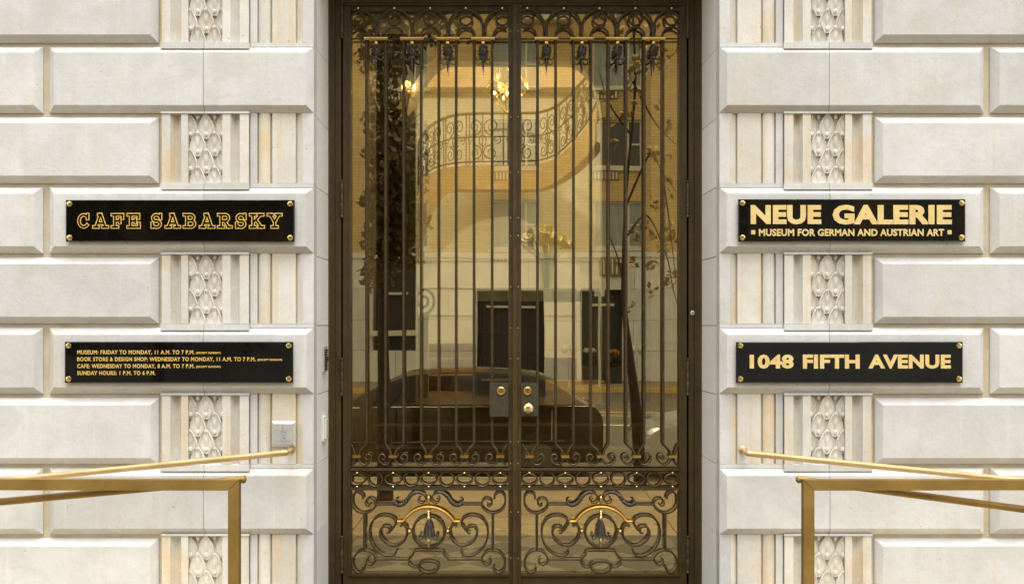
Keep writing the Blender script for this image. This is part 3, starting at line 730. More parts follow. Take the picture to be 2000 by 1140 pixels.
# slab letters: strokes in a unit box (width varies), gold ribbons with a narrower black inlay
def A_(cx, cz, rx, rz, a0, a1, n=14): return [(cx + rx*math.cos(R(a0+(a1-a0)*i/n)), cz + rz*math.sin(R(a0+(a1-a0)*i/n))) for i in range(n+1)]
T = .05
GL = {
 'C': (.84, [A_(.44, .5, .35, .44, 46, 318), [(.74, .66), (.74, .97)]]),
 'A': (1.02, [[(.17, T), (.49, .97)], [(.53, .97), (.85, T)], [(.28, .33), (.74, .33)], [(.0, T), (.34, T)], [(.68, T), (1.02, T)], [(.36, .95), (.53, .95)]]),
 'F': (.82, [[(.2, T), (.2, .95)], [(0, .95), (.78, .95)], [(.76, .95), (.76, .68)], [(.2, .5), (.56, .5)], [(.56, .36), (.56, .64)], [(0, T), (.4, T)]]),
 'E': (.86, [[(.2, T), (.2, .95)], [(0, .95), (.80, .95)], [(.78, .95), (.78, .70)], [(.2, .5), (.55, .5)], [(.55, .36), (.55, .64)], [(0, T), (.84, T)], [(.82, T), (.82, .32)]]),
 'S': (.74, [A_(.37, .71, .27, .24, 30, 268, 12) + A_(.37, .27, .29, .24, 88, -150, 12), [(.68, .66), (.68, .97)], [(.06, .03), (.06, .34)]]),
 'B': (.86, [[(.2, T), (.2, .95)], [(0, .95), (.48, .95)] + A_(.48, .735, .24, .215, 90, -90, 8) + [(.2, .52)], [(.48, .52)] + A_(.50, .285, .28, .235, 90, -90, 8) + [(0, T)]]),
 'R': (.96, [[(.2, T), (.2, .95)], [(0, .95), (.48, .95)] + A_(.50, .72, .25, .23, 90, -90, 8) + [(.2, .49)], [(.46, .49), (.76, T)], [(0, T), (.40, T)], [(.70, T), (.96, T)]]),
 'K': (.98, [[(.2, T), (.2, .95)], [(.76, .95), (.24, .42)], [(.42, .58), (.80, T)], [(0, T), (.40, T)], [(0, .95), (.40, .95)], [(.60, .95), (.94, .95)], [(.66, T), (.98, T)]]),
 'Y': (.98, [[(.18, .95), (.49, .45)], [(.80, .95), (.49, .45)], [(.49, .48), (.49, T)], [(0, .95), (.36, .95)], [(.62, .95), (.98, .95)], [(.29, T), (.69, T)]])}
def ribbons(strokes, ox, oz, sx, sz, wd, y, m, dy):
    for st in strokes:
        pts = [(ox + a*sx, oz + b*sz) for a, b in st]; n = len(pts); le = []; ri = []
        for i in range(n):
            a = pts[max(0, i-1)]; b = pts[min(n-1, i+1)]; dx, dz = b[0]-a[0], b[1]-a[1]; l = math.hypot(dx, dz) or 1
            nx, nz = -dz/l*wd/2, dx/l*wd/2
            ex = (0 if 0 < i < n-1 else (-1 if i == 0 else 1)); x = pts[i][0] + ex*dx/l*wd/2*.9; z = pts[i][1] + ex*dz/l*wd/2*.9
            le.append((x+nx, y, z+nz)); ri.append((x-nx, y, z-nz))
        m.grid([ri, le]); y -= dy
    return y
for word, xa, xb in (('CAFE', 152, 272.5), ('SABARSKY', 296, 549)):
    tot = sum(GL[c][0] for c in word) + .36*(len(word)-1); x0, z0 = L_(xa, 444.5); x1, z1 = L_(xb, 418.0); un = (x1-x0)/tot; ox = x0
    hh = z1 - z0
    for c in word:
        wd, st = GL[c]; m1, m2 = MB(), MB()
        ribbons(st, ox, z0, un, hh, .0175, -.0006, m1, .00004); ribbons(st, ox, z0, un, hh, .0086, -.0014, m2, .00004)
        o = m1.build('letter', GOLDO, t); m2.build('inlay', PLAQUE, o); ox += (wd + .36)*un

# ------------------------------------------------------------ small fittings
c = P(554.5, 847, DB - .012)
t = thing('push_plate', 'square steel accessible door push plate with faint blue wheelchair mark', 'push plate', (c.x, DB - .024, c.z))
hw_, hh_ = 23.2*DB/F, 25*DB/F
f0 = [(-hw_+.012, 0, -hh_+.012), (hw_-.012, 0, -hh_+.012), (hw_-.012, 0, hh_-.012), (-hw_+.012, 0, hh_-.012)]
f1 = [(-hw_, .010, -hh_), (hw_, .010, -hh_), (hw_, .010, hh_), (-hw_, .010, hh_)]; f2 = [(x, .0225, z) for x, _, z in f1]
m = MB(); m.v = f0 + f1 + f2; m.f = [(0,1,2,3)] + [((k+1) % 4 + 4*i, k + 4*i, k + 4*(i+1), (k+1) % 4 + 4*(i+1)) for i in range(2) for k in range(4)] + [(11,10,9,8)]
m.build('box', STEEL, t)
MB().box(-hw_+.014, hw_-.014, -.002, -.0002, -hh_+.014, hh_-.014).build('plate', STEEL, t)
wc = MB()
wc.tube([(.001 + .0135*math.cos(R(a)), -.003, .008 + .0135*math.sin(R(a))) for a in range(-255, 50, 12)], .0015, 6)
wc.tube([(-.003, -.003, .033), (-.001, -.003, .012), (.010, -.003, .012), (.0155, -.003, -.002)], .0018, 6); wc.ball((-.003, -.003, .037), .003, 8, 5, 1, .4, 1)
wc.build('wheelchair_symbol', BLUE, t)
fit_text('PRESS', t, -.012, .012, -.0225, -.017, -.002, BLUE, .01); fit_text('TO OPERATE DOOR', t, -.036, .036, -.037, -.031, -.002, BLUE, .01)
# fittings on the left reveal (they face right)
xr = -1.004
t = thing('intercom', 'narrow dark louvred intercom in a steel frame on the left door reveal', 'intercom', (xr, 5.60, H - (701-HY)*5.6/F))
MB().box(0, .012, -.045, .045, -.066, .066).build('frame', STEEL, t)
for i in range(9): MB().box(.0122, .018, -.036, .036, -.056 + i*.0125, -.0485 + i*.0125).build('louvre', DARK, t)
MB().box(.0122, .024, .038, .046, -.012, .012).build('button', BRASS, t)
t = thing('switch_box', 'plain cream plastic switch box on the left door reveal', 'switch box', (xr, 5.60, H - (836-HY)*5.6/F))
MB().box(0, .012, -.048, .042, -.064, .064).build('backplate', PLASTIC, t); MB().box(.0122, .021, -.036, .030, -.052, .050).build('cover', PLASTIC, t)
MB().lathe([(.003, -.074), (.004, -.066)], (.010, -.03, 0), 8).build('screw', STEEL, t)

# ------------------------------------------------------------ brass rails
for S in (1, -1):
    nm = 'left' if S > 0 else 'right'
    dA = 5.20
    a = P(558 if S > 0 else 1462, 883.5 if S > 0 else 885, dA); e_ = P(0 if S > 0 else 2000, 938.5, dA - .05)
    e_ = a + (e_ - a) * 1.35
    t = thing('wall_handrail', 'round brass handrail fixed to the %s limestone wall, sloping down away from the door' % nm, 'handrail', tuple(a), 'round brass handrails on the walls')
    dvv = e_ - a
    MB().tube([(0, 0, 0), tuple(dvv)], .0150, 20).build('rail', RAILB, t, smooth=True)
    MB().tube([tuple(dvv.normalized()*-.012), (S*.001, DB - dA - .01, .004), (S*.001, DB - dA + .002, .004)], .010, 12).build('bracket', RAILB, t, smooth=True)
    MB().lathe([(.021, DB - dA - .001), (.020, DB - dA - .008), (.012, DB - dA - .014)], (S*.001, 0, .004), 16, 'y').build('rosette', RAILB, t, smooth=True)
    MB().ball((0, 0, 0), .0152, 14, 8).build('end_cap', RAILB, t, smooth=True)
    br = dvv * .82
    MB().tube([tuple(br), (br.x, .05, br.z - .05), (br.x, DB - dA + .02, br.z - .05)], .008, 8).build('bracket', RAILB, t, smooth=True)
    # guard: square bars with a round rail behind
    dG = 4.40; k = dG / F
    px = (lambda q: q) if S > 0 else (lambda q: 2016 - q if q < 500 else q)
    c = P(466 if S > 0 else 1570, 938, dG)
    t = thing('guard_rail', 'square brass guard frame with round rail before the %s wall' % nm, 'guard rail', (c.x, dG, ZS), 'square brass guards at the landing')
    zt_, zb_ = c.z - ZS, P(0, 957.5, dG).z - ZS
    zt_ = P(0, 937, dG).z - ZS
    wl_ = 21.0 * k; ln = 1.35
    x_out = 0; x_in = -S * wl_
    # mitred corner: bar and post meet on the diagonal
    hb = zt_ - zb_
    MB().prism([(x_out, zt_), (-S*ln, zt_ + (.004 if S > 0 else 0)), (-S*ln, zb_ + .002), (x_in - S*.0012, zb_)], 0, .042).build('top_bar', GUARDB, t)
    MB().prism([(x_out, zt_ - .0018), (x_in, zb_ - .0018), (x_in, .0 + .44 - .44*0), (x_out, .0 + .44)] if False else [(x_out, zt_ - .0018), (x_in, zb_ - .0018), (x_in, .48), (x_out, .48)], .001, .041).build('post', GUARDB, t)
    MB().box(x_out + S*.02, x_in - S*.02, -.02, .062, .48, .488).build('foot_plate', GUARDB, t)
    z_c = c.z - ZS - .004
    pe = P(0 if S > 0 else 2000, 979.5 if S > 0 else 994, dG + .06) - Vector((c.x, dG, ZS)); ps = Vector((S*.002, .060, z_c)); pe = ps + (pe - ps)*1.25
    MB().tube([tuple(ps), tuple(pe)], .0155, 20).build('round_rail', GUARDB, t, smooth=True)
    MB().ball(tuple(ps), .0165, 14, 8).build('end_ball', GUARDB, t, smooth=True)
    MB().box(-S*ln, -S*ln + S*wl_, .001, .041, .0, zb_ - .002).build('post', GUARDB, t)

# ------------------------------------------------------------ vestibule
YV0, YS = DD + .17, 7.80
vw = thing('vestibule', 'amber marble vestibule walls seen through the door glass', 'vestibule', (0, 0, 0))
for s in (-1, 1):
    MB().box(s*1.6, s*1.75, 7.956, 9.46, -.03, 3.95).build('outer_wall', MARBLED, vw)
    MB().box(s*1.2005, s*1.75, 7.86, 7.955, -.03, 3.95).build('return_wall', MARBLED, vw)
    for i in range(3):
        for j in range(3):
            ya = YV0 + i*.68; MB().box(s*1.03, s*1.2, ya, ya + .675, j*1.32 - .03, j*1.32 + 1.285).build('panel', MARBLE, vw)
MB().box(-1.75, 1.75, DD + .165, 9.45, 3.95, 4.1).build('ceiling', PLASTER, vw)
MB().box(-4, 4, DD + .40, DD + .5, 3.2, 6.6).build('upper_back', PLASTER, vw)
# diamond floor
vf = add('floor', None, kind='structure', loc=(0, 0, 0))
MB().box(-1.2, 1.2, DD + .17, YS + .4, -.4, -.006).build('bedding', JOINT, vf)
dg = .205; TW = MB().prism([(dg-.0015, 0), (0, dg-.0015), (-dg+.0015, 0), (0, -dg+.0015)], -.006, 0, 'z').mesh('tile', TILEW)
TB = TW.copy(); TB.materials.clear(); TB.materials.append(TILEB)
for i in range(-7, 8):
    for j in range(0, 22):
        x = i * dg + .14; y = YV0 + .125 + j * dg
        if abs(x) > 1.25 or y > YS + .1: continue
        if (i + j) % 2 == 0: add('tile', TW if i % 2 == 0 else TB, vf, (x, y, 0))
# marble steps up to the hall
st = thing('marble_steps', 'honey coloured marble steps rising inside the vestibule', 'steps', (0, YS, 0))
hts = [.124, .274, .424, .574, .724]
for i, h_ in enumerate(hts):
    y0_ = .3*i; z0_ = 0 if i == 0 else hts[i-1] + .001
    wx_ = 1.028 if i == 0 else 1.59
    MB().box(-wx_, wx_, y0_ + .02, 1.5 if i < 4 else 1.5, z0_ - (.0 if i == 0 else 0), h_ - .035).build('riser', STEPM, st)
    MB().box(-wx_, wx_, y0_ - .012, y0_ + .34 if i < 4 else 1.48, h_ - .034, h_).build('tread', STEPM, st)
# arched wall at the top of the steps
AY = 9.3
def ap(px, py): q = P(px, py, AY); return q.x, q.z
aw = thing('arched_wall', 'brown marble wall with a white arched opening to the stair hall', 'wall', (0, AY, 0))
al, ar_, at_ = ap(812, 0)[0], ap(1176, 0)[0], ap(0, 122)[1]
rr = .31; rz_ = .56
arch = [(al, .72), (al, at_ - rz_)] + [(al + rr - rr*math.cos(R(a)), at_ - rz_ + rz_*math.sin(R(a))) for a in range(10, 91, 10)] + \
       [(ar_ - rr + rr*math.cos(R(a)), at_ - rz_ + rz_*math.sin(R(a))) for a in range(90, -1, -10)] + [(ar_, .72)]
n = len(arch)
m = MB()
for i in range(n-1):
    (xa, za), (xb, zb2) = arch[i], arch[i+1]
    if xb - xa > 1e-6: m.hexa([(xa, 0, za), (xb, 0, zb2), (xb, .15, zb2), (xa, .15, za), (xa, 0, 4.1), (xb, 0, 4.1), (xb, .15, 4.1), (xa, .15, 4.1)])
m.box(-1.6, al - .0005, 0, .15, .72, 4.1); m.box(ar_ + .0005, 1.6, 0, .15, .72, 4.1)
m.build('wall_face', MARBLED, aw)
tr = MB()
for i in range(n-1):
    (xa, za), (xb, zb2) = arch[i], arch[i+1]
    dx, dz = xb-xa, zb2-za; l = math.hypot(dx, dz)
def off(i, d):
    a = arch[max(0, i-1)]; b = arch[min(n-1, i+1)]; dx, dz = b[0]-a[0], b[1]-a[1]; l = math.hypot(dx, dz); return arch[i][0] - dz/l*d, arch[i][1] + dx/l*d
rows = [[(off(i, d)[0], y_, off(i, d)[1]) for i in range(n)] for d, y_ in ((-.002, .16), (-.002, -.03), (.075, -.03), (.075, 0))]
tr.grid(rows).build('architrave', WHITEST, aw)
# stair hall
sh = thing('stair_hall', 'cream plastered stair hall behind the arched opening', 'hall', (0, 0, 0))
HX, HYB = 2.3, 13.2
MB().box(-HX, HX, HYB, HYB + .2, .72, 5.1).build('back_wall', PLASTER, sh)
for s in (-1, 1): MB().box(s*HX, s*(HX + .2), 9.46, HYB + .2, .72, 5.1).build('side_wall', PLASTER, sh)
for a_ in ((-HX-.2, HX+.2, 9.46, 9.9), (-HX-.2, HX+.2, 12.9, HYB+.2), (-HX-.2, -2.0, 9.901, 12.899), (2.0, HX+.2, 9.901, 12.899)): MB().box(*a_, 5.1, 5.25).build('skylight_kerb', PLASTER, sh)
MB().box(-2.0, 2.0, 9.9, 12.9, 5.15, 5.16).build('skylight_pane', LANT, sh)
MB().box(-HX, HX, HYB - .35, HYB - .001, P(0, 183, HYB).z, P(0, 108, HYB).z).build('upper_landing', STRM, sh)
for s in (-1, 1): MB().box(s*1.6, s*HX, 9.3, 9.455, .72, 5.1).build('front_wall', PLASTER, sh)
MB().box(-1.6, 1.6, 9.3, 9.45, 4.101, 5.1).build('front_wall', PLASTER, sh)
MB().box(-HX, HX, 9.31, HYB, .5, .722).build('floor', STEPM, sh)
for k_ in range(3): MB().box(-HX, HX, HYB - .012, HYB - .001, P(0, 616 + 53*k_ - 106, HYB).z, P(0, 614.5 + 53*k_ - 106, HYB).z).build('joint_line', JOINT, sh)
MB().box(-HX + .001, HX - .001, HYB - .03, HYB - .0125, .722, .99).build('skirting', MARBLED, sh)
MB().box(P(1136, 0, HYB).x, P(1190, 0, HYB).x, HYB - .05, HYB - .031, .722, P(0, 568, HYB).z).build('doorway', DARK, sh)
MB().box(P(1126, 0, HYB).x, P(1135.8, 0, HYB).x, HYB - .06, HYB - .031, .722, P(0, 561, HYB).z).build('door_casing', WHITEST, sh)
# curved staircase balcony
stc = thing('curved_staircase', 'sweeping amber marble staircase with black scrolled iron balustrade', 'staircase', (0, 0, 0))
#       px  rail  top  bottom depth
CP = [(815, 306, 372, 520, 10.2), (824, 268, 352, 478, 10.8), (850, 240, 334, 410, 11.6), (885, 226, 326, 373, 12.3), (930, 222, 323, 370, 12.7), (1000, 221, 322, 370, 12.8),
      (1052, 220, 320, 369, 12.6), (1088, 207, 307, 354, 12.2), (1120, 178, 278, 330, 11.6), (1146, 150, 246, 304, 10.9), (1166, 120, 205, 276, 10.2)]
rail_ = spline([P(a, b, e) for a, b, c_, d_, e in CP], 8); top_ = spline([P(a, c_, e) for a, b, c_, d_, e in CP], 8); bot_ = spline([P(a, d_, e) for a, b, c_, d_, e in CP], 8)
back = lambda q: [Vector((p.x*1.12, p.y + .28, p.z)) for p in q]
MB().grid([bot_, top_]).grid([top_, back(top_)]).grid([back(bot_), bot_]).build('stringer', STRM, stc, smooth=True)
MB().tube(rail_, .017, 8).build('handrail', BLACKIRON, stc, smooth=True)
mid_ = [r_.lerp(t_, .45) for r_, t_ in zip(rail_, top_)]; low_ = [r_.lerp(t_, .93) for r_, t_ in zip(rail_, top_)]
MB().tube(mid_, .009, 6).build('middle_rail', BLACKIRON, stc); MB().tube(low_, .011, 6).build('bottom_rail', BLACKIRON, stc)
N = len(rail_)
for i in range(2, N - 1, 9):
    for dd in (0, 1):
        if i + dd < N: MB().tube([rail_[i+dd], top_[i+dd]], .0075, 6, up=(1, 0, 0)).build('baluster', BLACKIRON, stc)
def on(i, v):        # point on the balustrade surface
    i = max(0, min(N - 1.001, i)); a = int(i); f = i - a
    return rail_[a].lerp(rail_[a+1], f).lerp(top_[a].lerp(top_[a+1], f), v)
def spiral(cx_, cv_, rx_, rv_, a0, turns, sgn, par, rad=.0085):
    pts = []; k = int(turns*14)
    for t_ in range(k + 1):
        f = t_/k; a = a0 + sgn*f*turns*360; q = 1 - .82*f
        pts.append(on(cx_ + rx_*q*math.cos(R(a)), cv_ + rv_*q*math.sin(R(a))))
    MB().tube(pts, [rad*(1 - .35*i_/len(pts)) for i_ in range(len(pts))], 6).build('scroll', BLACKIRON, par)
for i in range(2, N - 8, 9):
    for s_ in (-1, 1):
        cen = i + 4.6
        spiral(cen + s_*1.9, .25, 1.8, .17, 90, 1.6, s_, stc); spiral(cen + s_*1.7, .76, 1.7, .15, -90, 1.5, -s_, stc)
        spiral(cen + s_*3.0, .50, 1.0, .09, 90, 1.2, -s_, stc, .007)
    MB().tube([on(cen, .03), on(cen, .95)], .007, 6, up=(1, 0, 0)).build('baluster', BLACKIRON, stc)
    MB().tube([on(cen + .8*math.cos(R(a)), .52 + .11*math.sin(R(a))) for a in range(0, 361, 30)], .007, 6).build('ring', BLACKIRON, stc)
for i_, (pb, pt_) in enumerate(((735, 703), (703, 688), (688, 668))):
    yy_ = 10.9 + .35*i_; z0_, z1_ = .724 + .158*i_, .724 + .158*(i_+1)
    MB().box(P(812, 0, 10.9).x, P(965, 0, 10.9).x, yy_, 12.2, z0_ + .001, z1_ - .03).build('riser', STEPM, stc); MB().box(P(812, 0, 10.9).x, P(968, 0, 10.9).x, yy_ - .02, 12.2, z1_ - .0295, z1_).build('tread', MARBLE, stc)
# newel with iron volute
nw = thing('newel_post', 'pale stone newel post topped by a black iron volute at the stair foot', 'newel post', (P(824, 0, 10.0).x, 10.0, .724))
zt_ = P(0, 613, 10.0).z - .724
MB().box(-.06, .06, -.06, .06, 0, zt_ - .03).build('shaft', WHITEST, nw); MB().box(-.075, .075, -.075, .075, zt_ - .029, zt_).build('cap', WHITEST, nw)
pts = [(.02 + (.11 - .004*i)*math.cos(R(i*25 - 90)), 0, zt_ + .13 + (.13 - .0045*i)*math.sin(R(i*25 - 90))) for i in range(24)]
MB().tube(pts, .014, 7).build('volute', BLACKIRON, nw, smooth=True)
MB().tube([(-.05, 0, zt_), (-.05, 0, zt_ + .3)], .012, 7, up=(1,0,0)).build('upright', BLACKIRON, nw)
# lantern chandelier
cc = P(990, 172, 10.3)
ch = thing('lantern', 'lit faceted glass lantern with brass edges hanging in the stair hall', 'lantern', tuple(cc))
import itertools
ring = [Vector((.20*math.cos(R(a)), .20*math.sin(R(a)), .06)) for a in range(10, 370, 72)]
ring2 = [Vector((.225*math.cos(R(a+36)), .225*math.sin(R(a+36)), -.04)) for a in range(10, 370, 72)]
topp = [Vector((.09*math.cos(R(a)), .09*math.sin(R(a)), .22)) for a in range(10, 370, 72)]; bott = Vector((0, 0, -.25))
ed = []
for i in range(5):
    j = (i+1) % 5; ed += [(topp[i], topp[j]), (topp[i], ring[i]), (ring[i], ring2[i]), (ring2[i], ring[j]), (ring2[i], bott), (topp[j], ring2[i])]
for a, b in ed: MB().tube([a, b], .006, 5, up=(.3, .5, .8)).build('brass_edge', BRASSB, ch)
gm = MB(); gm.v = [tuple(q*.985) for q in topp + ring + ring2 + [bott]]
for i in range(5):
    j = (i+1) % 5; gm.f += [(i, 5+i, 10+i), (i, 10+i, j), (j, 10+i, 5+j), (5+i, 15, 10+i) if False else (10+i, 15, 10+(i+1) % 5), (5+j, 10+i, 10+j)]
gm.build('pane', LANT, ch)
MB().tube([(0, 0, .22), (0, 0, 1.9)], .006, 6, up=(1,0,0)).build('chain', BRASS, ch)
for i, (x, z) in enumerate(((-.07, .03), (.06, .03), (.0, -.06), (.03, .09), (-.03, -.10), (.11, -.03), (-.12, -.05))):
    b = MB().tube([(x, 0, z - .06), (x, 0, z - .02)], .010, 6, up=(1,0,0)).build('candle', BRASS, ch)
    MB().ball((x, -.02*(i % 3), z), .015, 8, 6, 1, 1, 1.5).build('bulb', BULB, b)
for dx in (-.05, .05):
    ld_ = bpy.data.lights.new('lantern_and_fill_light', 'POINT'); ld_.energy = .7; ld_.color = (1, .84, .58); ld_.shadow_soft_size = .05
    lo = bpy.data.objects.new('lantern_and_fill_light', ld_); col.objects.link(lo); lo.parent = ch; lo.location = (dx, 0, 0)
up_ = MB().lathe([(.02, 1.02), (.12, 1.10), (.12, 1.14), (.02, 1.16)], (0, 0, 0), 16).build('added_canopy', BRASS, ch, smooth=True)  # canopy and bulb added out of view to carry the hall fill
MB().ball((0, 0, .98), .05, 12, 8).build('added_bulb', BULB, ch, smooth=True)
lu_ = bpy.data.lights.new('lantern_and_fill_light', 'POINT'); lu_.energy = 84; lu_.color = (1, .95, .84); lu_.shadow_soft_size = .06  # added hall fill light, unseen above the arch, not the lantern's own
lo = bpy.data.objects.new('lantern_and_fill_light', lu_); col.objects.link(lo); lo.parent = ch; lo.location = (0, .3, .95)
# sconce on the arched wall
c = P(797, 176, 9.2)
sn = thing('wall_sconce', 'small lit brass sconce on the dark wall left of the arch', 'wall lamp', (c.x, 9.3, c.z))
MB().lathe([(.03, -.002), (.03, -.012), (.012, -.03)][::-1], (0, 0, 0), 12, 'y').build('backplate', BRASS, sn, smooth=True)
for s in (-1, 1):
    MB().tube(spline([(0, -.03, 0), (s*.03, -.06, -.03), (s*.05, -.06, .01)], 4), .006, 6).build('arm', BRASS, sn, smooth=True)
    MB().ball((s*.05, -.06, .035), .013, 8, 6, 1, 1, 1.8).build('bulb', BULB, sn, smooth=True)
sl_ = bpy.data.lights.new('sconce_light', 'POINT'); sl_.energy = .5; sl_.color = (1, .84, .58); sl_.shadow_soft_size = .03
slo = bpy.data.objects.new('sconce_light', sl_); col.objects.link(slo); slo.parent = sn; slo.location = (0, -.12, .06)
# console table with vase, chairs behind
ty = 10.6; tz = P(0, 569, ty).z
ct = thing('console_table', 'dark wood reception table with a pale stone top in the hall', 'table', (P(1030, 0, ty).x, ty, .722))
hw2 = (1134 - 930)/2*ty/F
MB().box(-hw2, hw2, -.2, .25, tz - .722 - .10, tz - .722).build('top', WHITEST, ct)
for a, b in ((930, 995), (997, 1062)):
    xa = P(a, 0, ty).x - ct.location.x; xb = P(b, 0, ty).x - ct.location.x
    MB().box(xa, xb, -.15, .2, 0, tz - .722 - .101).build('pedestal', WOODD, ct)
for i in range(5):
    xa = P(936 + i*9, 0, ty).x - ct.location.x; MB().box(xa, xa + .02, -.165, -.151, .25, tz - .722 - .12).build('slat', mat('brown_slat', (.10, .06, .02), .5) if i == 0 else bpy.data.materials['brown_slat'], ct)
vs = thing('vase_of_lilies', 'glass vase holding a spray of cream calla lilies on the hall table', 'vase', (P(1067, 0, ty).x, ty, tz))
MB().lathe([(.065, .002), (.07, .1), (.075, .25), (.085, .38)], (0, 0, 0), 16).build('vase', VASEG, vs, smooth=True)
zf = P(0, 490, ty).z - tz
for i in range(26):
    a = rnd.uniform(-1, 1); th = a*1.15; ph = rnd.uniform(0, 6.28); rad = .21*math.sqrt(rnd.random())
    x, y = rad*math.cos(ph)*1.1, rad*math.sin(ph)*.7; z = zf + .13 - abs(x)*.28 + rnd.uniform(-.07, .04)
    MB().tube(spline([(x*.1, y*.1, .03), (x*.35, y*.35, zf*.7), (x, y, z)], 3), .003, 5).build('stem', STEM, vs)
    d_ = Vector((x*2.2, y*1.5 - .2, .35 + rnd.uniform(-.15, .15))).normalized(); sd_ = d_.cross(Vector((0, 0, 1))).normalized(); up_ = sd_.cross(d_)
    fm = MB(); rows = []
    for rr_, hh in ((.006, -.03), (.018, .0), (.030, .03), (.050, .06), (.064, .066)):
        row = []
        for k in range(9):
            aa = R(k*42 + 12); lip = (.035 if rr_ > .03 else 0) * (1 + math.cos(aa)) * .5
            row.append(Vector((x, y, z)) + d_*(hh + lip) + sd_*rr_*math.cos(aa) + up_*rr_*math.sin(aa))
        rows.append(row)
    fm.grid(rows).build('lily_flower', LILY, vs, smooth=True)
def chair(px, d, py_top, label, wpx):
    q = P(px, py_top, d); t = thing('chair', label, 'chair', (q.x, d, .722), 'black hall chairs'); hgt = q.z - .722; wv = wpx*d/F/2
    poly = [(-wv, .42), (wv, .42), (wv, hgt - .04), (wv - .04, hgt), (-wv + .04, hgt), (-wv, hgt - .04)]
    MB().prism(poly, -.04, .03).build('backrest', BLACK, t); MB().box(-wv, wv, .03, .48, .38, .46).build('seat', BLACK, t)
    for sx in (-1, 1):
        for yy in (0, .42): MB().box(sx*wv*.9 - .02, sx*wv*.9 + .02, yy, yy + .04, 0, .38).build('leg', WOODD, t)
chair(1046, 10.1, 627, 'black upholstered chair behind the right door leaf, partly before the table', 34); chair(962, 10.15, 650, 'low black upholstered chair seen left of the meeting stiles', 62)

# ------------------------------------------------------------ across the street
ZV = 2*DG - YB
def fx(px): return (px - VX)*ZV/F
def fz(py): return H - (py - HY)*ZV/F
ab = thing('apartment_building', 'tan brick apartment building across the street, mirrored in the door glass', 'building', (0, YB, ZS))
def bl(px): return fx(px)
def bzz(py): return fz(py) - ZS
base_top = bzz(494)
pitch = 157*ZV/F; ww = 47.5*ZV/F; wh = 94*ZV/F
cols_ = [(1207 - 1003 + k*200 - (17 if k == -2 else 0))*ZV/F for k in range(-6, 6)]
MB().box(fx(1020), fx(1121), .01, .5, bzz(46), bzz(18)).build('reflection_panel', WFRAME, ab)  # white box standing in for a window's bright reflection
wallm = MB(); z_top = 20.0
rows_ = [bzz(485) + r_*pitch for r_ in range(0, 6)]       # sill heights
# brick wall as piers and spandrels so that the windows are real openings
xs = [-24.0]
for c_ in cols_: xs += [c_ - ww, c_ + ww]
xs.append(24.0)
for i in range(0, len(xs), 2): wallm.box(xs[i], xs[i+1], -.4, 0, base_top, z_top)
for c_ in cols_:
    zprev = base_top
    for z_ in rows_: wallm.box(c_ - ww, c_ + ww, -.4, -.0005, zprev, z_); zprev = z_ + wh
    wallm.box(c_ - ww, c_ + ww, -.4, -.0005, zprev, z_top)
wallm.build('brick_wall', BRICK, ab)
MB().box(-24, 24, -.6, -.41, 0, z_top).build('room_darkness', DARK, ab)
MB().box(-24, 24, -.4, .12, base_top - .18, base_top).build('cornice', BASEST, ab)
for ci, c_ in enumerate(cols_):
    for ri, z_ in enumerate(rows_):
        wn = add('window', None, ab, (c_, -.2, z_))
        dark = (ci + 2*ri) % 3 == 1 or (abs(c_ - fx(1207)) < .1 and ri == 1) or (abs(c_ - fx(790)) < .1 and ri <= 1)
        if abs(c_ - fx(1207)) < .1 and ri in (0, 2): dark = False
        pn = PANED if dark else PANEC
        MB().box(-ww, ww*.42, 0, .02, 0, wh).build('pane', pn, wn); MB().box(ww*.42, ww, .0, .02, 0, wh).build('pane', pn, wn)
        f_ = MB(); t_ = .07
        f_.box(-ww, ww, .021, .09, 0, t_); f_.box(-ww, ww, .021, .09, wh - t_, wh); f_.box(-ww, -ww + t_, .022, .088, t_, wh - t_); f_.box(ww - t_, ww, .022, .088, t_, wh - t_)
        f_.box(ww*.42 - t_/2, ww*.42 + t_/2, .022, .088, t_, wh - t_); f_.box(ww*.44, ww - t_, .024, .08, wh*.48, wh*.48 + .06)
        f_.build('frame', WFRAME, wn)
        MB().box(-ww - .05, ww + .05, .091, .30, -.12, -.02).build('sill', WFRAME, wn)
        if ri > 0 or True:
            if (ci % 2 == 0) or True:
                g_ = MB().box(-ww, ww*.02, .18, .26, -.42, -.15)
                g_.build('air_grille', GRILLE, wn)
                for k in range(7): MB().box(-ww + .05 + k*.115, -ww + .10 + k*.115, .261, .28, -.40, -.17).build('grille_bar', WFRAME, wn)
# limestone base with openings
open_px = [(728, 812, 548, 650), (932, 1062, 572, 742), (1135, 1217, 566, 760)]
course_h = base_top - .18
nc = 4; ch_ = course_h / nc
for r_ in range(nc):
    za = r_*ch_; zb_ = za + ch_ - .012
    x = -22.0 + (.9 if r_ % 2 else 0)
    while x < 22:
        x2 = x + 1.8 - .012; segs = [(x, x2)]
        for (pa, pb, pt, pbm) in open_px:
            oa, ob = fx(pa), fx(pb)
            if zb_ > bzz(pbm) + .05 and za < bzz(pt) - .05:
                ns = []
                for a, b in segs:
                    if b <= oa or a >= ob: ns.append((a, b))
                    else:
                        if a < oa: ns.append((a, oa))
                        if b > ob: ns.append((ob, b))
                segs = ns
        for a, b in segs:
            if b - a > .05: MB().box(a, b, -.2, .05 + rnd.uniform(0, .006), za, zb_).build('stone_slab', BASEST, ab)
        x += 1.8
for (pa, pb, pt, pbm) in open_px:
    f_ = MB(); f_.box(fx(pa), fx(pb), -.15, .02, bzz(pbm), bzz(pbm) + .08); f_.box(fx(pa) + .3, fx(pb) - .3, -.15, -.05, bzz(pt) - .5, bzz(pt) - .42)
    f_.build('door_trim', WFRAME, ab)
MB().box(fx(722), fx(815), .06, .2, bzz(650) - .10, bzz(650)).build('sill', WFRAME, ab)
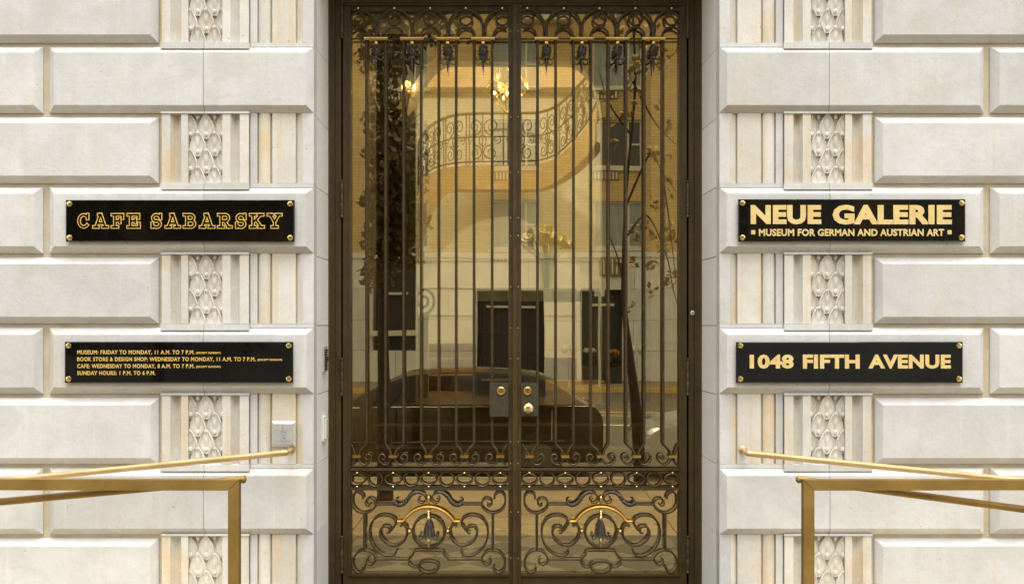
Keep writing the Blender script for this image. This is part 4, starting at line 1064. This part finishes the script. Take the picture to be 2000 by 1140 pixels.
gb = MB().box(fx(1172), fx(1218), .06, .12, bzz(540), bzz(504)).build('service_grille', GRILLE, ab)
for k in range(5): MB().box(fx(1178 + k*8), fx(1181 + k*8), .121, .14, bzz(536), bzz(508)).build('grille_bar', WFRAME, gb)

def leaves(mb, c, r, n, sz, sx=1, sy=1, sz2=1):
    for _ in range(n):
        while True:
            d = Vector((rnd.uniform(-1, 1), rnd.uniform(-1, 1), rnd.uniform(-1, 1)))
            if d.length < 1: break
        p = Vector(c) + Vector((d.x*r*sx, d.y*r*sy, d.z*r*sz2)); a = Vector((rnd.uniform(-1, 1), rnd.uniform(-1, 1), rnd.uniform(-1, 1))).normalized()*sz
        b = a.cross(Vector((rnd.uniform(-1, 1), rnd.uniform(-1, 1), rnd.uniform(-1, 1)))).normalized()*sz*.6
        mb.quad(p - a, p + b, p + a, p - b)
def planter(px0, px1, py_top, lab, bloom):
    d = 34.6; c = PR((px0+px1)/2, 0, d); wv = (px1-px0)/2*d/F; z = P(0, py_top, d).z - ZS
    t = thing('planter', lab, 'planter', (c.x, 2*DG - d, ZS), 'planters before the far doorway')
    MB().box(-wv, wv, -.35, .35, 0, z*.55).build('tub', DARK, t); m = MB(); leaves(m, (0, 0, z*.72), z*.34, 900, .05, wv/(z*.34)*.95, 1, 1); m.build('shrub', HEDGE, t)
    m = MB(); leaves(m, (0, .1, z*1.0), .12, 160, .05, wv/.15, 1.5, .8); m.build('flowers', bloom, t)
planter(1137, 1168, 684, 'dark planter with white flowers, nearer the signpost side of the far doorway', mat('white_bloom', (.6, .55, .4), .6))
planter(1184, 1214, 686, 'dark planter with orange flowers, right of the signpost by the far doorway', mat('orange_bloom', (.5, .22, .03), .6))
c = PR(1171.5, 0, 32.4)
t = thing('signpost', 'thin pale metal signpost standing on the far kerb', 'signpost', (c.x, c.y, ZS)); zt_ = P(0, 545, 32.4).z - ZS
MB().lathe([(.035, 0), (.035, zt_)], n=8).build('pole', WFRAME, t); MB().box(-.15, .15, -.03, -.012, zt_ - .5, zt_ - .05).build('sign_back', STEEL, t)
for i, px in enumerate((1111, 1246)):
    c = PR(px, 0, 32.5); t = thing('parking_meter', ['grey twin headed parking meter left of the far planters', 'grey twin headed parking meter right of the street tree trunk'][i], 'parking meter', (c.x, c.y, ZS), 'parking meters on the far pavement')
    MB().lathe([(.04, 0), (.03, 1.0)], n=8).build('pole', STEEL, t)
    for s in (-1, 1): MB().ball((s*.14, 0, 1.15), .13, 10, 6, .9, .6, 1.2).build('meter_head', STEEL, t)

# trees at the near kerb
def tree(pxb, d, pts, r0, label, leafspec, limbs, lm):
    c = PR(pxb, 0, d); t = thing('street_tree', label, 'tree', (c.x, c.y, ZS), 'street trees at the near kerb')
    o = Vector((c.x, c.y, ZS))
    pp = spline([Vector((0, 0, 0))] + [PR(a, b, d) - o for a, b in pts], 5); k = len(pp)
    MB().tube(pp, [r0*(1.25 - 1.0*min(1, i/(k-1)*1.9)) for i in range(k)], 10, up=(1, 0, 0)).build('trunk', BARK, t, smooth=True)
    for lb in limbs:
        q = spline([PR(a, b, d + .25*j*rnd.uniform(-1, 1)) - o for j, (a, b) in enumerate(lb)], 5); k = len(q)
        rs = r0*.25
        MB().tube(q, [rs*(1 - .85*i/(k-1)) for i in range(k)], 6, up=(1, 0, 0)).build('limb', BARK, t, smooth=True)
    cr = MB()
    for (a, b, r_, n_) in leafspec:
        leaves(cr, PR(a, b, d + rnd.uniform(-.5, .5)) - o, r_, n_, .05, 1, 1, 1)
    cr.build('crown', lm, t)
spec = [(750, 30, .35, 180), (790, 60, .35, 160), (745, 110, .28, 120), (750, 180, .22, 90), (770, 110, .25, 90), (745, 240, .25, 130), (765, 300, .3, 200), (790, 345, .25, 150), (775, 400, .3, 200), (800, 300, .18, 80),
        (750, 350, .22, 120), (790, 440, .3, 190), (760, 470, .25, 120), (740, 530, .2, 90), (800, 500, .16, 60), (720, 60, .3, 80), (830, 40, .3, 110), (870, 60, .3, 60), (735, 400, .2, 70)] + [(rnd.uniform(738, 805), rnd.uniform(235, 540), .22, 85) for _ in range(26)]
tree(752, 11.6, [(750, 800), (748, 600), (757, 420), (748, 260), (743, 120), (740, -60), (735, -260)], .075, 'street tree with dense dark olive foliage left of the parked black car roof', spec,
     [[(750, 500), (785, 430), (800, 330)], [(748, 330), (780, 270), (800, 180)], [(745, 160), (790, 90), (850, 20)], [(745, 240), (720, 160), (700, 60)]], LEAFG)
spec2 = []
for i in range(34):
    a = rnd.uniform(1180, 1330); b = rnd.uniform(90, 620); spec2.append((a, b, .09, 7))
spec2 += [(1255, 60, .3, 30), (1300, 20, .3, 30), (1305, 470, .12, 14), (1278, 300, .1, 12), (1310, 540, .1, 12)]
tree(1250, 12.4, [(1243, 800), (1232, 700), (1222, 620), (1216, 540), (1222, 380), (1240, 180), (1236, 0), (1240, -200)], .062, 'street tree with leaning dark trunk and sparse yellow leaves beside the silver car', spec2,
     [[(1219, 560), (1205, 500), (1182, 440)], [(1222, 400), (1270, 300), (1290, 330), (1328, 385)], [(1230, 260), (1190, 200), (1170, 130)], [(1236, 160), (1280, 240), (1330, 290)], [(1225, 460), (1262, 420), (1300, 500), (1312, 560), (1329, 620)], [(1290, 330), (1305, 420), (1320, 560)], [(1238, 60), (1290, 0), (1330, -60)]], LEAFY)

c = PR(330, 0, 34.0)
t = thing('street_tree', 'broad dark leafy tree on the far pavement, mirrored only in the left hand plaques', 'tree', (c.x, c.y, ZS))
MB().tube([(0, 0, 0), (.05, 0, 2.2), (-.1, 0, 4.5), (.1, 0, 7)], [.2, .17, .13, .05], 10, up=(1, 0, 0)).build('trunk', BARK, t, smooth=True)
for k in range(6):
    a = k*1.05; MB().tube([(0, 0, 2.4 + .4*k), (1.4*math.cos(a), 1.2*math.sin(a), 3.6 + .4*k), (2.9*math.cos(a), 2*math.sin(a), 4.6 + .4*k)], [.08, .05, .02], 6, up=(.1, .1, 1)).build('limb', BARK, t, smooth=True)
cr = MB()
for k in range(34):
    x, z = rnd.uniform(-4.2, 4.2), rnd.uniform(1.6, 8.2)
    leaves(cr, (x, rnd.uniform(-1.2, 1.2), z), rnd.uniform(.8, 1.3), 210, .13)
cr.build('crown', LEAFG, t)
# parked cars
def car(px_end, zv, direction, paint, label, hgt, length, ground=ZS - .13):
    """direction -1: nose toward the photo's left. origin at tail (or nose) end"""
    c = PR(px_end, 0, zv); t = thing('parked_car', label, 'car', (c.x, c.y, ground), 'cars parked at the near kerb')
    s = -1 if direction < 0 else 1       # extends from px_end toward -x for the black car, +x for the silver one
    Lh, W = length, .9
    # profile: u from tail 0 to nose L, z
    up = [(0.0, .35), (.0, .75), (.06, .98), (.30, 1.03)]; belt = .98*hgt/1.45
    b_ = hgt/1.45
    low = [(.02, .30), (.0, .62), (.05, .93*b_), (.5, 1.0*b_), (3.35, .97*b_), (3.9, .90*b_), (4.45, .76*b_), (4.62, .55), (4.6, .30)]
    gh = [(.12, .96*b_), (.75, 1.36*b_), (1.4, 1.45*b_), (2.3, 1.44*b_), (2.75, 1.33*b_), (3.5, .95*b_)]
    def U(u): return (s*u) if direction < 0 else s*(Lh - u)*1.0
    sc_ = Lh/4.62
    def loft(prof, y_out, taper, name, mt, n=7):
        prof = spline([(U(a*sc_) if direction < 0 else U(a*sc_), 0, z) for a, z in prof], 4); rows = []
        for j in range(n):
            v = -1 + 2*j/(n-1); e = abs(v)**4
            rows.append([(p.x, v*y_out(p.z), p.z - (.05 if 'roof' in name else .02)*e) for p in prof])
        m = MB().grid(rows)
        for sg in (0, n-1):
            base = sg*len(prof); m.f.append(tuple(range(base, base + len(prof))))
        return m.build(name, mt, t, smooth=True)
    loft(low, lambda z: W*(1 - .10*max(0, (z - .7))/.4) if z > .7 else W*(1 - .06*(.7 - z)/.4), 0, 'body', paint)
    loft(gh, lambda z: W*(.90 - .42*max(0, z - .95*b_)/1.0), 0, 'roof', paint)
    # side windows
    for sg in (-1, 1):
        for (q) in ([(.42, 1.0), (.62, 1.0), (.86, 1.32), (.80, 1.32)], [(.70, 1.0), (1.55, 1.0), (1.62, 1.37), (.98, 1.36)], [(1.63, 1.0), (2.62, .99), (2.42, 1.34), (1.70, 1.37)], [(2.70, .99), (3.22, .98), (2.68, 1.26), (2.52, 1.31)]):
            pts = [(U(a*sc_), z*b_) for a, z in q]; m = MB(); vv = []
            for x, z in pts: vv.append((x, sg*(W*(.90 - .42*max(0, z - .95*b_)) + .006), z))
            m.v = vv; m.f = [(0, 1, 2, 3)]; m.build('side_window', CARG, t)
        m = MB()
        m.tube([(U(.12*sc_), sg*(W*.90 + .01), .975*b_), (U(3.4*sc_), sg*(W*.90 + .01), .965*b_)], .008, 5); m.build('waist_trim', WFRAME, t)
        for a in (1.6, 2.66, .66): MB().box(U(a*sc_) - .006, U(a*sc_) + .006, sg*W*.93, sg*(W + .004), .36, .93*b_).build('door_seam', CHROME if a == .66 else DARK, t)
        MB().tube([(U(.5*sc_), sg*(W + .004), .55), (U(4.1*sc_), sg*(W + .004), .52)], .02, 5).build('side_trim', DARK, t)
        MB().box(U(3.0*sc_) - .08, U(3.0*sc_) + .08, sg*(W - .02), sg*(W + .18), .95*b_, 1.09*b_).build('mirror', paint, t)
        for a in (.85, 3.75):
            wh_ = MB().lathe([(.28, -.1), (.33, -.08), (.33, .08), (.28, .1)], (U(a*sc_), sg*(W - .09), .33), 24, 'y').build('wheel', RUBBER, t, smooth=True)
            MB().lathe([(.02, -.105), (.2, -.10), (.215, .10), (.02, .105)], (U(a*sc_), sg*(W - .09), .33), 20, 'y').build('rim', RIM, wh_, smooth=True)
        MB().ball((U(.07), sg*.74, .74), .12, 10, 6, .5, 1, .9).build('tail_lamp', TAIL, t, smooth=True)
        MB().ball((U(4.42*sc_), sg*.70, .66), .15, 10, 6, 1.0, 1, .7).build('headlamp', HEAD, t, smooth=True)
    return t
car(1168, 14.4, -1, CARD, 'black hatchback parked at the near kerb, mirrored in both door leaves', 1.47, 4.62)
car(1238, 13.9, 1, CARS, 'silver car parked nose to tail behind the black hatchback', 1.42, 4.6)
